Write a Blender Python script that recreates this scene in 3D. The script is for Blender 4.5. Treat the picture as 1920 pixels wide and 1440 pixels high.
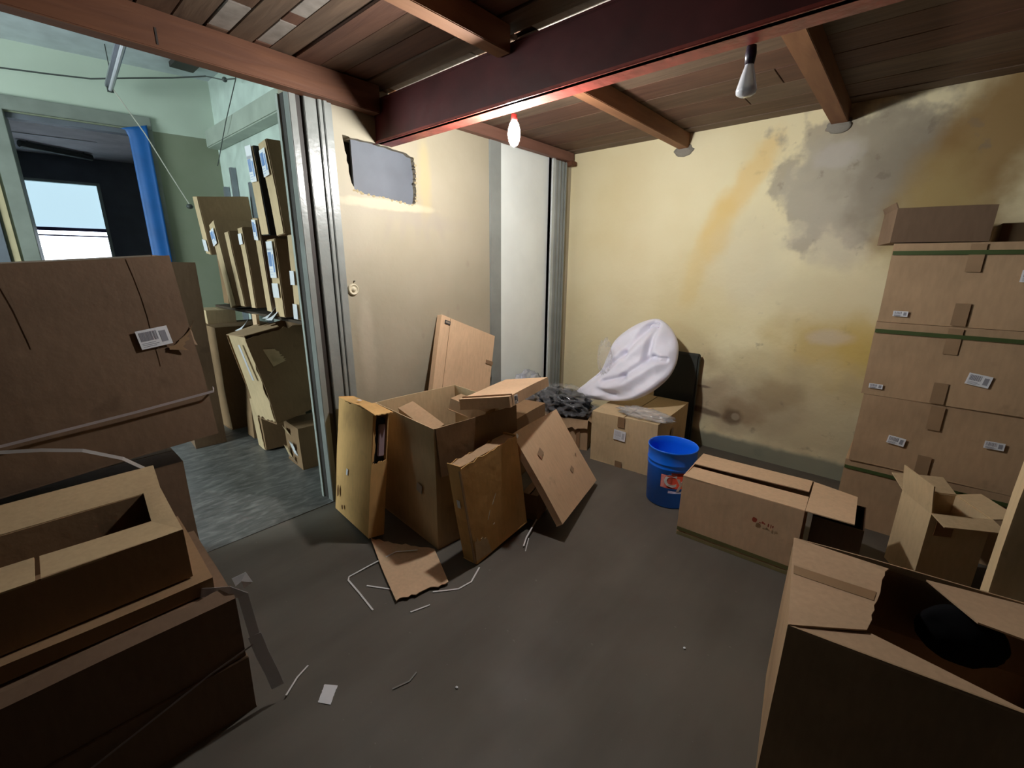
import bpy, bmesh, math, random
from mathutils import Vector, Matrix, Euler, noise
random.seed(7)
sc = bpy.context.scene
for o in list(bpy.data.objects): bpy.data.objects.remove(o)
COL = sc.collection
R = math.radians

# ---------------------------------------------------------------- camera
YAW, PIT, ROL = R(-41.3), R(15.2), R(0.4)
fw = Vector((math.sin(YAW)*math.cos(PIT), math.cos(YAW)*math.cos(PIT), -math.sin(PIT)))
rt = Vector((math.cos(YAW), -math.sin(YAW), 0)); up = rt.cross(fw)
r2 = rt*math.cos(ROL)+up*math.sin(ROL); u2 = -rt*math.sin(ROL)+up*math.cos(ROL)
cd = bpy.data.cameras.new('camera'); cam = bpy.data.objects.new('camera', cd); COL.objects.link(cam)
cd.sensor_width = 36; cd.lens = 36*824/1920; cd.clip_start = .02
cam.matrix_world = Matrix(((r2.x,u2.x,-fw.x,0),(r2.y,u2.y,-fw.y,0),(r2.z,u2.z,-fw.z,1.5),(0,0,0,1)))
sc.camera = cam

# ---------------------------------------------------------------- world, lights, exposure
w = bpy.data.worlds.new('sky'); sc.world = w; w.use_nodes = True
w.node_tree.nodes['Background'].inputs[0].default_value = (.78,.88,1,1)
w.node_tree.nodes['Background'].inputs[1].default_value = 5.0
BULB_STRENGTH = 1300
def area(name, loc, rot, sx, sy, power, col):
    l = bpy.data.lights.new(name, 'AREA'); l.shape='RECTANGLE'; l.size=sx; l.size_y=sy; l.energy=power; l.color=col
    o = bpy.data.objects.new(name, l); COL.objects.link(o); o.location=loc; o.rotation_euler=rot; return o
area('added_daylight_area', (-4.3,-2.40,1.8), (R(90),0,0), 1.6, 1.6, 74, (.82,.97,.92))  # area light added out of view to brighten the left room
sc.view_settings.view_transform='Standard'; sc.view_settings.look='None'; sc.view_settings.gamma=1
sc.view_settings.use_curve_mapping=False; sc.view_settings.exposure=0.2

# ---------------------------------------------------------------- materials
def nt(name):
    m = bpy.data.materials.new(name); m.use_nodes=True; return m, m.node_tree, m.node_tree.nodes['Principled BSDF']
def plain(name, col, rough=.6, metal=0, spec=.5, bump=0, bscale=80, emit=None, es=0, trans=0, alpha=1, vary=.12, vscale=6):
    m,t,b = nt(name); b.inputs['Roughness'].default_value=rough; b.inputs['Metallic'].default_value=metal
    b.inputs['Specular IOR Level'].default_value=spec; b.inputs['Transmission Weight'].default_value=trans
    b.inputs['Alpha'].default_value=alpha
    c = Ctx(t)
    if vary:
        n = c.noise(vscale, 4); b1 = [x*(1-vary) for x in col]; b2=[min(1,x*(1+vary)) for x in col]
        t.links.new(c.ramp(n,[(.3,b1),(.7,b2)]), b.inputs['Base Color'])
    else: b.inputs['Base Color'].default_value=(*col,1)
    if bump: c.bump(b, c.noise(bscale,3), bump)
    if emit: b.inputs['Emission Color'].default_value=(*emit,1); b.inputs['Emission Strength'].default_value=es
    return m
class Ctx:
    """little node helper working in object coordinates"""
    def __init__(s,t):
        s.t=t; s.co=t.nodes.new('ShaderNodeTexCoord').outputs['Object']
    def N(s,k,**kw):
        n=s.t.nodes.new(k)
        for a,v in kw.items(): setattr(n,a,v)
        return n
    def L(s,a,b): s.t.links.new(a,b)
    def noise(s,scale,detail=3,stretch=None,dist=0,off=0):
        mp=s.N('ShaderNodeMapping'); s.L(s.co,mp.inputs[0]); mp.inputs['Location'].default_value=(off,off,off)
        if stretch: mp.inputs['Scale'].default_value=stretch
        n=s.N('ShaderNodeTexNoise'); n.inputs['Scale'].default_value=scale; n.inputs['Detail'].default_value=detail
        n.inputs['Distortion'].default_value=dist
        s.L(mp.outputs[0],n.inputs['Vector']); return n.outputs['Fac']
    def ramp(s,f,stops):
        r=s.N('ShaderNodeValToRGB'); e=r.color_ramp.elements
        while len(e)<len(stops): e.new(.5)
        for i,(p,c) in enumerate(stops):
            e[i].position=p; e[i].color=(*(c if hasattr(c,'__len__') else (c,c,c)),1)
        s.L(f,r.inputs[0]); return r.outputs['Color']
    def mix(s,f,a,b,mode='MIX'):
        m=s.N('ShaderNodeMix',data_type='RGBA',blend_type=mode)
        for sock,v in ((m.inputs[0],f),(m.inputs[6],a),(m.inputs[7],b)):
            if hasattr(v,'links'): s.L(v,sock)
            elif hasattr(v,'__len__'): sock.default_value=(*v,1)
            else: sock.default_value=v
        return m.outputs[2]
    def math(s,op,a,b=0,clamp=False):
        m=s.N('ShaderNodeMath',operation=op,use_clamp=clamp)
        for i,v in enumerate((a,b)):
            if hasattr(v,'links'): s.L(v,m.inputs[i])
            else: m.inputs[i].default_value=v
        return m.outputs[0]
    def blob(s,c,r,soft=.5,rough=.35,nscale=4,rotx=0):
        """soft-edged stain mask around centre c with radii r, edge broken by noise"""
        mp=s.N('ShaderNodeMapping',vector_type='TEXTURE'); s.L(s.co,mp.inputs[0])
        mp.inputs['Location'].default_value=c; mp.inputs['Scale'].default_value=r; mp.inputs['Rotation'].default_value=(0,R(rotx),0) if abs(r[1])>50 else (R(rotx),0,0)
        l=s.N('ShaderNodeVectorMath',operation='LENGTH'); s.L(mp.outputs[0],l.inputs[0])
        n=s.noise(nscale,5,off=c[0]*3+c[2])
        d=s.math('ADD',l.outputs['Value'],s.math('MULTIPLY',s.math('SUBTRACT',n,.5),rough*4))
        mr=s.N('ShaderNodeMapRange',interpolation_type='SMOOTHSTEP'); s.L(d,mr.inputs[0])
        mr.inputs[1].default_value=1+soft*.5; mr.inputs[2].default_value=1-soft*.5; mr.inputs[3].default_value=0; mr.inputs[4].default_value=1
        return mr.outputs[0]
    def bump(s,b,f,strength,dist=.01):
        n=s.N('ShaderNodeBump'); n.inputs['Strength'].default_value=strength; n.inputs['Distance'].default_value=dist
        s.L(f,n.inputs['Height']); s.L(n.outputs[0],b.inputs['Normal'])

def cardboard(name, col, dirt=.25):
    m,t,b=nt(name); c=Ctx(t); b.inputs['Roughness'].default_value=.75; b.inputs['Specular IOR Level'].default_value=.25
    big=c.noise(2.2,4); fine=c.noise(60,3,stretch=(1,1,.25))
    d=[x*(1-dirt) for x in col]; l=[min(1,x*1.12) for x in col]
    k=c.ramp(big,[(.3,d),(.5,col),(.75,l)])
    k=c.mix(.18,k,c.ramp(fine,[(.3,[x*.7 for x in col]),(.7,[min(1,x*1.3) for x in col])]))
    sp=c.ramp(c.noise(7,5,off=9),[(.66,0),(.74,1)])
    k=c.mix(c.math('MULTIPLY',sp,.35),k,[x*.45 for x in col])
    t.links.new(k,b.inputs['Base Color']); c.bump(b,c.noise(14,4),.25,.01); return m
CB = cardboard('cardboard', (.44,.295,.175))
CBD = cardboard('cardboard_dark', (.28,.175,.095))
CBO = cardboard('cardboard_orange', (.70,.42,.165),.4)
CBL = cardboard('cardboard_light', (.60,.45,.27))
CBR = cardboard('cardboard_reddish', (.19,.122,.078))
CBP = cardboard('cardboard_pinkish', (.66,.455,.29),.12)
TAPE = plain('packing_tape', (.27,.165,.09), .3)
GREEN = plain('green_tape', (.055,.082,.024), .5)
OLIVE = plain('olive_tape', (.15,.14,.05), .5)
WHITE = plain('white_paper', (.75,.76,.80), .6, vary=.06)
BLACKINK = plain('black_print', (.04,.04,.05), .6, vary=0)
REDINK = plain('red_print', (.35,.06,.03), .6, vary=0)
BLUEINK = plain('blue_print', (.03,.18,.65), .6, vary=0)
GREYPAINT = plain('grey_gloss_paint', (.25,.265,.25), .32, bump=.15, bscale=30)
DARKGAP = plain('dark_brown_groove', (.035,.028,.024), .6)
WHITEWALL = plain('white_plaster', (.84,.88,.85), .7, bump=.12, bscale=25, vary=.05, vscale=3)
BEAMRED = plain('red_oxide_paint', (.10,.018,.018), .45, bump=.15, bscale=20, vary=.3)
STRAP = plain('white_strap', (.75,.74,.74), .4, vary=0)
BUCKET = plain('blue_plastic', (.006,.17,.95), .33, vary=.05)
BLACK = plain('black_plastic', (.008,.009,.01), .5)

def wood(name, a, b_, axis='x', scale=1.0):
    m,t,b=nt(name); c=Ctx(t); b.inputs['Roughness'].default_value=.7
    st={'x':(.12,1,1),'y':(1,.12,1)}[axis]
    n=c.noise(22*scale,5,stretch=st,dist=.6); n2=c.noise(2.5,4)
    k=c.ramp(n,[(.3,a),(.7,b_)]); k=c.mix(c.math('MULTIPLY',n2,.5),k,[x*.5 for x in a])
    t.links.new(k,b.inputs['Base Color']); c.bump(b,n,.3); return m
BOARDS = [wood('deck_board_%s'%n, a, b_) for n,a,b_ in (('brown',(.085,.042,.022),(.165,.09,.052)),('grey',(.105,.064,.040),(.185,.118,.075)),('red',(.09,.036,.021),(.155,.07,.04)))]
PALEB = plain('limewashed_and_lit_board', (.27,.235,.205), .8, vary=.2, vscale=20)  # pale boards, and the deck strip lit by the bulb
JOIST = wood('joist_wood', (.22,.09,.038),(.32,.145,.062),'y')
HEADER = wood('header_wood', (.115,.040,.017),(.18,.068,.028),'y')

def mat_yellow():
    m,t,b=nt('stained_yellow_plaster'); c=Ctx(t); b.inputs['Roughness'].default_value=.75
    base=(.70,.62,.40)
    k=c.ramp(c.noise(1.6,4),[(.3,(.74,.64,.385)),(.7,(.81,.73,.485))])
    B=99
    def st(cx,cz,rx,rz,col,amt,soft=.6,rough=.35,ns=4,rot=0):
        nonlocal k
        k=c.mix(c.math('MULTIPLY',c.blob((cx,3.75,cz),(rx,B,rz),soft,rough,ns,rot),amt),k,col)
    # orange streak running down from the joist end
    st(-1.02,2.1,.09,.30,(.74,.52,.20),.7,1.1,.4,6,28)
    st(-1.20,1.75,.10,.26,(.74,.53,.20),.75,1.1,.4,6,16)
    st(-1.33,1.42,.08,.24,(.74,.57,.26),.6,1.2,.4,6,10)
    st(-1.35,1.05,.30,.42,(.60,.48,.22),.4,1.2,.3)
    st(-.95,1.5,.25,.3,(.62,.56,.42),.4,1.2)
    # grey patch under second joist, darkened further for the joist's shadow
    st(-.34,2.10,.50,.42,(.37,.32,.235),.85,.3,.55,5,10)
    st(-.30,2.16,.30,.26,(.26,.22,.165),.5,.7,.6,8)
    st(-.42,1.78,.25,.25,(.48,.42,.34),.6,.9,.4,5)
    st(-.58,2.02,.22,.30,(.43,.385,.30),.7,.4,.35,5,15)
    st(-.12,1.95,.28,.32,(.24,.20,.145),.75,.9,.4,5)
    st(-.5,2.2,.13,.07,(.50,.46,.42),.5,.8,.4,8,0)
    # ochre at right, darkened further to carry the light falloff
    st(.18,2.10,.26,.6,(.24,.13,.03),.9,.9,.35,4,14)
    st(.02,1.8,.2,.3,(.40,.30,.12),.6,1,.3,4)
    # lower damp stains
    st(-.28,.88,.40,.28,(.50,.35,.10),.75,1.1,.35)
    st(-.18,1.0,.12,.2,(.55,.38,.08),.6,1,.35,6)
    st(-.35,1.3,.4,.2,(.55,.47,.30),.4,1.1,.35)
    st(-.65,.72,.45,.16,(.56,.46,.26),.75,.8,.5,4)
    st(-.95,.42,.5,.20,(.44,.34,.23),.75,.8,.45,4)
    st(-.45,.40,.50,.34,(.42,.34,.21),.65,.9,.45,4)
    st(-.60,.55,.16,.12,(.30,.21,.11),.6,1,.4,6)
    st(-.84,.36,.17,.11,(.33,.23,.13),.75,.9,.35,7)
    st(-.89,.31,.075,.075,(.14,.09,.05),.85,.6,.25,9)
    st(-.87,.315,.03,.03,(.5,.42,.3),.5,.6,.1,8)
    st(-1.12,.31,.16,.025,(.14,.09,.06),.8,1,.35,9,6)
    st(-1.14,.52,.05,.012,(.16,.11,.08),.8,.8,.2,12)
    st(-.35,1.02,.12,.05,(.60,.52,.45),.5,1,.3,8)
    sp=c.ramp(c.noise(9,5,off=4),[(.63,0),(.70,1)])
    low=c.blob((-.5,3.75,.35),(1.6,99,.75),1,.3,3)
    hi=c.blob((-.3,3.75,2.0),(.55,99,.45),1,.3,3)
    k=c.mix(c.math('MULTIPLY',sp,c.math('MAXIMUM',c.math('MULTIPLY',low,.45),c.math('MULTIPLY',hi,.6))),k,(.18,.14,.10))
    # green-grey damp band at the foot
    k=c.mix(c.math('MULTIPLY',c.blob((0,3.75,-.02),(99,99,.15),.35,.09,9),.9),k,(.20,.21,.16))
    t.links.new(k,b.inputs['Base Color'])
    c.bump(b,c.noise(9,6),.35,.02); return m
def mat_cream():
    m,t,b=nt('cream_plaster'); c=Ctx(t); b.inputs['Roughness'].default_value=.65
    k=c.ramp(c.noise(2,4),[(.3,(.34,.30,.215)),(.7,(.39,.345,.26))])
    B=99
    def st(cy,cz,ry,rz,col,amt,soft=.6,rough=.35,ns=4,rot=0):
        nonlocal k
        # radii in y,z ; reuse blob with x huge
        mp=c.N('ShaderNodeMapping',vector_type='TEXTURE'); c.L(c.co,mp.inputs[0])
        mp.inputs['Location'].default_value=(-2.57,cy,cz); mp.inputs['Scale'].default_value=(B,ry,rz); mp.inputs['Rotation'].default_value=(R(rot),0,0)
        l=c.N('ShaderNodeVectorMath',operation='LENGTH'); c.L(mp.outputs[0],l.inputs[0])
        d=c.math('ADD',l.outputs['Value'],c.math('MULTIPLY',c.math('SUBTRACT',c.noise(ns,5,off=cy*3),.5),rough*4))
        mr=c.N('ShaderNodeMapRange',interpolation_type='SMOOTHSTEP'); c.L(d,mr.inputs[0])
        mr.inputs[1].default_value=1+soft*.5; mr.inputs[2].default_value=1-soft*.5; mr.inputs[3].default_value=0; mr.inputs[4].default_value=1
        k=c.mix(c.math('MULTIPLY',mr.outputs[0],amt),k,col)
    st(1.98,1.80,.30,.05,(.34,.30,.25),.45,1.2,.5,7,-4)
    for y,r in ((1.72,20),(1.83,12),(1.94,0),(2.02,-4),(2.14,-22)):
        st(y,1.74,.026,.09,(.33,.29,.24),.35,1.2,.5,9,-r)
    st(2.02,2.05,.05,.22,(.46,.37,.17),.5,1,.3,8)
    st(1.70,1.86,.35,.03,(.58,.50,.36),.6,.6,.2,12)
    st(1.50,1.0,.05,.3,(.55,.48,.38),.4,1,.3,6)
    for y,z in ((2.19,1.14),(2.29,1.18),(1.95,1.0),(2.4,1.5)): st(y,z,.014,.022,(.30,.25,.20),.4,1,.2,9)
    t.links.new(k,b.inputs['Base Color']); c.bump(b,c.noise(7,5),.25,.02); return m
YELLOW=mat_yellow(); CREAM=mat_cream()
def mat_floor():
    m,t,b=nt('grey_brown_painted_floor'); c=Ctx(t)
    k=c.ramp(c.noise(1.3,5,dist=.5),[(.3,(.082,.070,.056)),(.5,(.105,.092,.075)),(.72,(.135,.12,.10))])
    k=c.mix(.35,k,c.ramp(c.noise(5,4,stretch=(1,.25,1)),[(.35,(.06,.050,.040)),(.65,(.135,.12,.10))]))
    k=c.mix(c.math('MULTIPLY',c.ramp(c.noise(40,3),[(.72,0),(.78,1)]),.35),k,(.32,.30,.27))
    t.links.new(k,b.inputs['Base Color'])
    r=c.ramp(c.noise(2.2,3),[(.3,.55),(.7,.78)]); t.links.new(r,b.inputs['Roughness']); c.bump(b,c.noise(12,4),.15); return m
def mat_floor2():
    m,t,b=nt('mottled_grey_floor'); c=Ctx(t)
    k=c.ramp(c.noise(26,5,stretch=(1,.35,1),dist=.8),[(.35,(.065,.064,.06)),(.52,(.13,.128,.12)),(.68,(.24,.235,.22))])
    k=c.mix(.35,k,c.ramp(c.noise(3,4),[(.35,(.09,.09,.088)),(.7,(.18,.18,.175))]))
    t.links.new(k,b.inputs['Base Color']); b.inputs['Roughness'].default_value=.42; c.bump(b,c.noise(30,3),.1); return m
FLOOR=mat_floor(); FLOOR2=mat_floor2()
def mat_two_tone():
    m,t,b=nt('two_tone_green_wall'); c=Ctx(t); b.inputs['Roughness'].default_value=.6
    sx=c.N('ShaderNodeSeparateXYZ'); c.L(c.co,sx.inputs[0])
    f=c.math('GREATER_THAN',sx.outputs[2],2.71)
    lo=c.ramp(c.noise(2,4),[(.3,(.20,.23,.155)),(.7,(.25,.275,.20))]); hi=c.ramp(c.noise(2,4),[(.3,(.50,.58,.49)),(.7,(.56,.64,.55))])
    t.links.new(c.mix(f,lo,hi),b.inputs['Base Color']); c.bump(b,c.noise(8,5),.2); return m
GREENWALL=mat_two_tone()
PALEGREEN=plain('pale_green_wall',(.56,.66,.60),.6,bump=.15,bscale=10)
CEIL2=plain('grey_white_ceiling',(.50,.55,.58),.7)
DUCTM=plain('duct_paint',(.36,.41,.35),.5)
TRIMGR=plain('door_trim_grey_green',(.22,.245,.22),.4)
NAVY=plain('dark_blue_grey_wall',(.12,.135,.17),.6)
CEIL3=plain('far_ceiling',(.72,.68,.70),.7)
BLUECL=plain('blue_tarpaulin',(.004,.10,.36),.5)
FIX=plain('grey_metal_fixture',(.30,.31,.36),.35,metal=.6)
CABLE=plain('grey_cable',(.06,.07,.065),.6)
NICHEGREY=plain('grey_board_paint',(.11,.122,.145),.6,vary=.12,vscale=5)

# ---------------------------------------------------------------- object helpers
def link(name, me, mat=None, parent=None):
    o=bpy.data.objects.new(name,me); COL.objects.link(o)
    if mat is not None and not me.materials:
        for mm in (mat if isinstance(mat,(list,tuple)) else [mat]): me.materials.append(mm)
    if parent: o.parent=parent
    return o
def bmobj(name,bm,mat,parent=None,smooth=False):
    bmesh.ops.recalc_face_normals(bm,faces=bm.faces)
    me=bpy.data.meshes.new(name); bm.to_mesh(me); bm.free()
    if smooth:
        for p in me.polygons: p.use_smooth=True
    return link(name,me,mat,parent)
def thing(name,label,cat,loc=(0,0,0),rot=(0,0,0),group=None):
    o=bpy.data.objects.new(name,None); COL.objects.link(o); o.empty_display_size=.05
    o.location=loc; o.rotation_euler=[R(a) for a in rot]; o['label']=label; o['category']=cat
    if group: o['group']=group
    return o
def tag(o,label,cat,group=None):
    o['label']=label; o['category']=cat
    if group: o['group']=group
    return o
def struct(o): o['kind']='structure'; return o
def bbox(bm,x0,x1,y0,y1,z0,z1,bev=0):
    r=bmesh.ops.create_cube(bm,size=1); v=r['verts']
    for q in v: q.co=Vector(((x0+x1)/2+q.co.x*(x1-x0),(y0+y1)/2+q.co.y*(y1-y0),(z0+z1)/2+q.co.z*(z1-z0)))
    if bev:
        es=list({e for q in v for e in q.link_edges}); bmesh.ops.bevel(bm,geom=es,offset=bev,segments=2,affect='EDGES')
def boxo(name,x0,x1,y0,y1,z0,z1,mat,parent=None,bev=0):
    bm=bmesh.new(); bbox(bm,x0,x1,y0,y1,z0,z1,bev); return bmobj(name,bm,mat,parent)
def tube(bm,pts,r,n=8,cap=True):
    pts=[Vector(p) for p in pts]; rings=[]
    for i,p in enumerate(pts):
        d=(pts[min(i+1,len(pts)-1)]-pts[max(i-1,0)]).normalized()
        a=d.orthogonal().normalized() if i==0 else (a-d*a.dot(d)).normalized()
        b=d.cross(a); rr=r[i] if hasattr(r,'__len__') else r
        rings.append([bm.verts.new(p+a*math.cos(t)*rr+b*math.sin(t)*rr) for t in [2*math.pi*k/n for k in range(n)]])
    for A,B in zip(rings,rings[1:]):
        for k in range(n): bm.faces.new((A[k],A[(k+1)%n],B[(k+1)%n],B[k]))
    if cap: bm.faces.new(rings[0][::-1]); bm.faces.new(rings[-1])
def ribbon(bm,pts,w,t=.0012,normal=(0,0,1)):
    """flat strap following pts"""
    pts=[Vector(p) for p in pts]; N=Vector(normal); rows=[]
    for i,p in enumerate(pts):
        d=(pts[min(i+1,len(pts)-1)]-pts[max(i-1,0)]).normalized(); s=d.cross(N).normalized()*w/2; n=s.cross(d).normalized()*t/2
        rows.append([bm.verts.new(p+q) for q in (s+n,-s+n,-s-n,s-n)])
    for A,B in zip(rows,rows[1:]):
        for k in range(4): bm.faces.new((A[k],A[(k+1)%4],B[(k+1)%4],B[k]))
    bm.faces.new(rows[0][::-1]); bm.faces.new(rows[-1])
def lathe(bm,prof,n=32,c=(0,0,0)):
    rings=[]
    for r,z in prof:
        rings.append([bm.verts.new((c[0]+max(r,1e-4)*math.cos(2*math.pi*k/n),c[1]+max(r,1e-4)*math.sin(2*math.pi*k/n),c[2]+z)) for k in range(n)])
    for A,B in zip(rings,rings[1:]):
        for k in range(n): bm.faces.new((A[k],A[(k+1)%n],B[(k+1)%n],B[k]))
    return rings
def panel(bm,quad,th,nrm,n=5,amp=.004,seed=0,jag=None,bulge=0):
    """cardboard sheet: quad of 4 corners (a,b,c,d), thickness th along -nrm; warped by a continuous noise field.
    jag: {edge index: depth} torn edges (0: a-b, 1: b-c, 2: c-d, 3: d-a)"""
    a,b,c,d=[Vector(q) for q in quad]; N=Vector(nrm).normalized(); jag=jag or {}
    m=n if not jag else max(n,14)
    top=[];bot=[];rng=random.Random(seed*7+3)
    jn=[[rng.uniform(0,1) for _ in range(m+1)] for _ in range(4)]
    for i in range(m+1):
        T=[];Bt=[]
        for j in range(m+1):
            u,v=i/m,j/m
            if 0 in jag: v=v+ (1-v)**6*jag[0]*jn[0][i]
            if 2 in jag: v=v- v**6*jag[2]*jn[2][i]
            if 3 in jag: u=u+(1-u)**6*jag[3]*jn[3][j]
            if 1 in jag: u=u-u**6*jag[1]*jn[1][j]
            p=a.lerp(b,u).lerp(d.lerp(c,u),v)
            w_=noise.noise_vector(p*2.5+Vector((seed,seed*1.7,0)))*amp + N*bulge*math.sin(math.pi*min(max(u,0),1))*math.sin(math.pi*min(max(v,0),1))
            T.append(bm.verts.new(p+w_)); Bt.append(bm.verts.new(p+w_-N*th))
        top.append(T);bot.append(Bt)
    for i in range(m):
        for j in range(m):
            bm.faces.new((top[i][j],top[i+1][j],top[i+1][j+1],top[i][j+1]))
            bm.faces.new((bot[i][j],bot[i][j+1],bot[i+1][j+1],bot[i+1][j]))
    for k in range(m):
        bm.faces.new((top[k][0],bot[k][0],bot[k+1][0],top[k+1][0])); bm.faces.new((top[k][m],top[k+1][m],bot[k+1][m],bot[k][m]))
        bm.faces.new((top[0][k],top[0][k+1],bot[0][k+1],bot[0][k])); bm.faces.new((top[m][k],bot[m][k],bot[m][k+1],top[m][k+1]))
TH=.005
FACES={'-y':(Vector((1,0,0)),Vector((0,0,1)),Vector((0,-1,0))),'+x':(Vector((0,1,0)),Vector((0,0,1)),Vector((1,0,0))),
       '-x':(Vector((0,-1,0)),Vector((0,0,1)),Vector((-1,0,0))),'+y':(Vector((-1,0,0)),Vector((0,0,1)),Vector((0,1,0))),
       '+z':(Vector((1,0,0)),Vector((0,1,0)),Vector((0,0,1)))}
def facept(dim,face,u,v,out=0):
    """u,v in 0..1 across the face seen from outside"""
    L,W,H=dim; U,V,N=FACES[face]
    hw=(L if abs(U.x) else W)/2
    if face=='+z': c=Vector((0,0,H)); return c+U*(u-.5)*L+V*(v-.5)*W+N*out
    off={'-y':W/2,'+y':W/2,'+x':L/2,'-x':L/2}[face]
    return N*(off+out)+U*(u-.5)*2*hw+Vector((0,0,v*H))
def plate(name,root,dim,face,u,v,w,h,mat,rot=0,out=.006,th=.0015,bars=None):
    """small flat sticker w x h metres centred at (u,v) of a face; bars: material of its print"""
    U,V,N=FACES[face]; c=facept(dim,face,u,v,out); cr,sr=math.cos(R(rot)),math.sin(R(rot))
    A=U*cr+V*sr; Bv=-U*sr+V*cr
    def bx(bm,a0,a1,b0,b1,n0,n1):
        vs=[bm.verts.new(c+A*a+Bv*b+N*n) for a in (a0,a1) for b in (b0,b1) for n in (n0,n1)]
        for f in ((0,1,3,2),(4,6,7,5),(0,4,5,1),(2,3,7,6),(0,2,6,4),(1,5,7,3)): bm.faces.new([vs[i] for i in f])
    bm=bmesh.new(); bx(bm,-w/2,w/2,-h/2,h/2,-th,0); o=bmobj(name,bm,mat,root)
    if bars:
        bm=bmesh.new(); rng=random.Random(int(u*1000+v*77)); x=-w*.42
        while x<w*.10:
            bw=rng.uniform(.0012,.004); bx(bm,x,x+bw,-h*.1,h*.38,0,.0006); x+=bw+rng.uniform(.0012,.003)
        for q in range(3): bx(bm,-w*.42,w*(.0+.1*(q%2)),-h*(.2+.09*q)-.002,-h*(.2+.09*q),0,.0006)
        bx(bm,w*.2,w*.40,-h*.3,h*.3,0,.0006)
        bmobj('print',bm,bars,o)
    return o
def carton(name,label,loc,rot,dim,mat=CB,cat='box',group=None,top='closed',flaps=(),tape=None,amp=.004,jag=None,inner=None,seed=None,open_end=None,flapmat=None,bulge=0,topmat=None):
    """cardboard box. top: closed (two flaps meeting) / open / sealed. flaps: (side, angle deg from upright outward, length, jag)"""
    L,W,H=dim; t=thing(name,label,cat,loc,rot,group)
    seed=seed if seed is not None else random.randint(1,900)
    x,y=L/2,W/2; jag=jag or {}
    bm=bmesh.new()
    walls={'-y':(((-x,-y,0),(x,-y,0),(x,-y,H),(-x,-y,H)),(0,-1,0)),'+x':(((x,-y,0),(x,y,0),(x,y,H),(x,-y,H)),(1,0,0)),
           '+y':(((x,y,0),(-x,y,0),(-x,y,H),(x,y,H)),(0,1,0)),'-x':(((-x,y,0),(-x,-y,0),(-x,-y,H),(-x,y,H)),(-1,0,0))}
    for k,(q,n) in walls.items():
        if open_end==k: continue
        panel(bm,q,TH,n,5,amp,seed,jag={2:jag[k]} if k in jag else None,bulge=bulge)
    panel(bm,((-x,-y,TH),(x,-y,TH),(x,y,TH),(-x,y,TH)),TH,(0,0,1),4,0,seed)
    if top=='sealed': panel(bm,((-x,-y,H),(x,-y,H),(x,y,H),(-x,y,H)),TH,(0,0,1),5,amp,seed)
    bmobj('body',bm,mat,t)
    if top=='closed':
        long_x = L>=W
        for s in (-1,1):
            bm=bmesh.new(); g=.004
            if long_x: q=((-x,-y,H),(x,-y,H),(x,-g,H),(-x,-g,H)) if s<0 else ((-x,g,H),(x,g,H),(x,y,H),(-x,y,H))
            else: q=((-x,-y,H),(-g,-y,H),(-g,y,H),(-x,y,H)) if s<0 else ((g,-y,H),(x,-y,H),(x,y,H),(g,y,H))
            panel(bm,[(a,b,c+.001) for a,b,c in q],TH,(0,0,1),5,amp,seed); bmobj('flap',bm,topmat or mat,t)
    for f in flaps:
        side,ang,ln=f[:3]; jg=f[3] if len(f)>3 else None; inset=f[4] if len(f)>4 else 0
        q,n=walls[side]; a,b=Vector(q[3]),Vector(q[2]); N=Vector(n)
        d=Vector((0,0,1))*math.cos(R(ang))+N*math.sin(R(ang)); nn=N*math.cos(R(ang))-Vector((0,0,1))*math.sin(R(ang))
        e=(b-a).normalized()*inset
        bm=bmesh.new(); panel(bm,(a,b,b+d*ln-e,a+d*ln+e),TH,nn,5,amp,seed,jag=jg); bmobj('flap',bm,flapmat or mat,t)
    if tape:
        for (face,u,v,w_,h_) in tape: plate('tape',t,dim,face,u,v,w_,h_,TAPE,out=.0045+amp*.3,th=.001)
    return t

# ================================================================= SETTING
XW=-2.57; YW=3.75; ZD=2.49
bm=bmesh.new()
fl=struct(boxo('floor',-2.62,4.3,-4.6,3.9,-.1,0,FLOOR))
f2=struct(boxo('floor',-9,-2.62,-3,6,-.1,0,FLOOR2))
struct(boxo('trim_1',-2.66,-2.56,-.9,1.165,0,.004,FLOOR2))
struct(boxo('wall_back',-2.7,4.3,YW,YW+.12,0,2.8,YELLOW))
DIM=plain('low_bounce_wall',(.09,.07,.05),.8)  # unseen walls coloured dark to cut bounced light
struct(boxo('wall_right',4.2,4.3,-4.5,YW,0,2.8,DIM))
struct(boxo('wall_front',-2.7,4.3,-4.6,-4.5,0,2.8,DIM))
# left wall : cream stretch with the broken hole
bm=bmesh.new()
rng=random.Random(5)
outer=[(1.38,0),(2.64,0),(2.64,2.6),(1.38,2.6)]
hole=[]
cor=[(1.445,2.205),(1.50,2.20),(1.62,2.205),(1.74,2.195),(1.86,2.19),(1.935,2.165),(1.95,2.10),(1.945,2.02),(1.95,1.95),(1.935,1.885),(1.85,1.88),(1.76,1.895),(1.66,1.90),(1.55,1.905),(1.50,1.92),(1.48,1.96),(1.468,2.05),(1.455,2.13)]
for i,p in enumerate(cor):
    q=cor[(i+1)%len(cor)]
    for k in range(3):
        s=k/3; hole.append((p[0]*(1-s)+q[0]*s+rng.uniform(-.004,.004),p[1]*(1-s)+q[1]*s+rng.uniform(-.004,.004)))
def ringv(x,pts): return [bm.verts.new((x,a,b)) for a,b in pts]
lay=[]
for x in (XW,XW-.12):
    O_=ringv(x,outer); Hh=ringv(x,hole); ed=[]
    for Rg in (O_,Hh):
        for i in range(len(Rg)): ed.append(bm.edges.new((Rg[i],Rg[(i+1)%len(Rg)])))
    bmesh.ops.triangle_fill(bm,use_beauty=True,use_dissolve=False,edges=ed); lay.append((O_,Hh))
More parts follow.
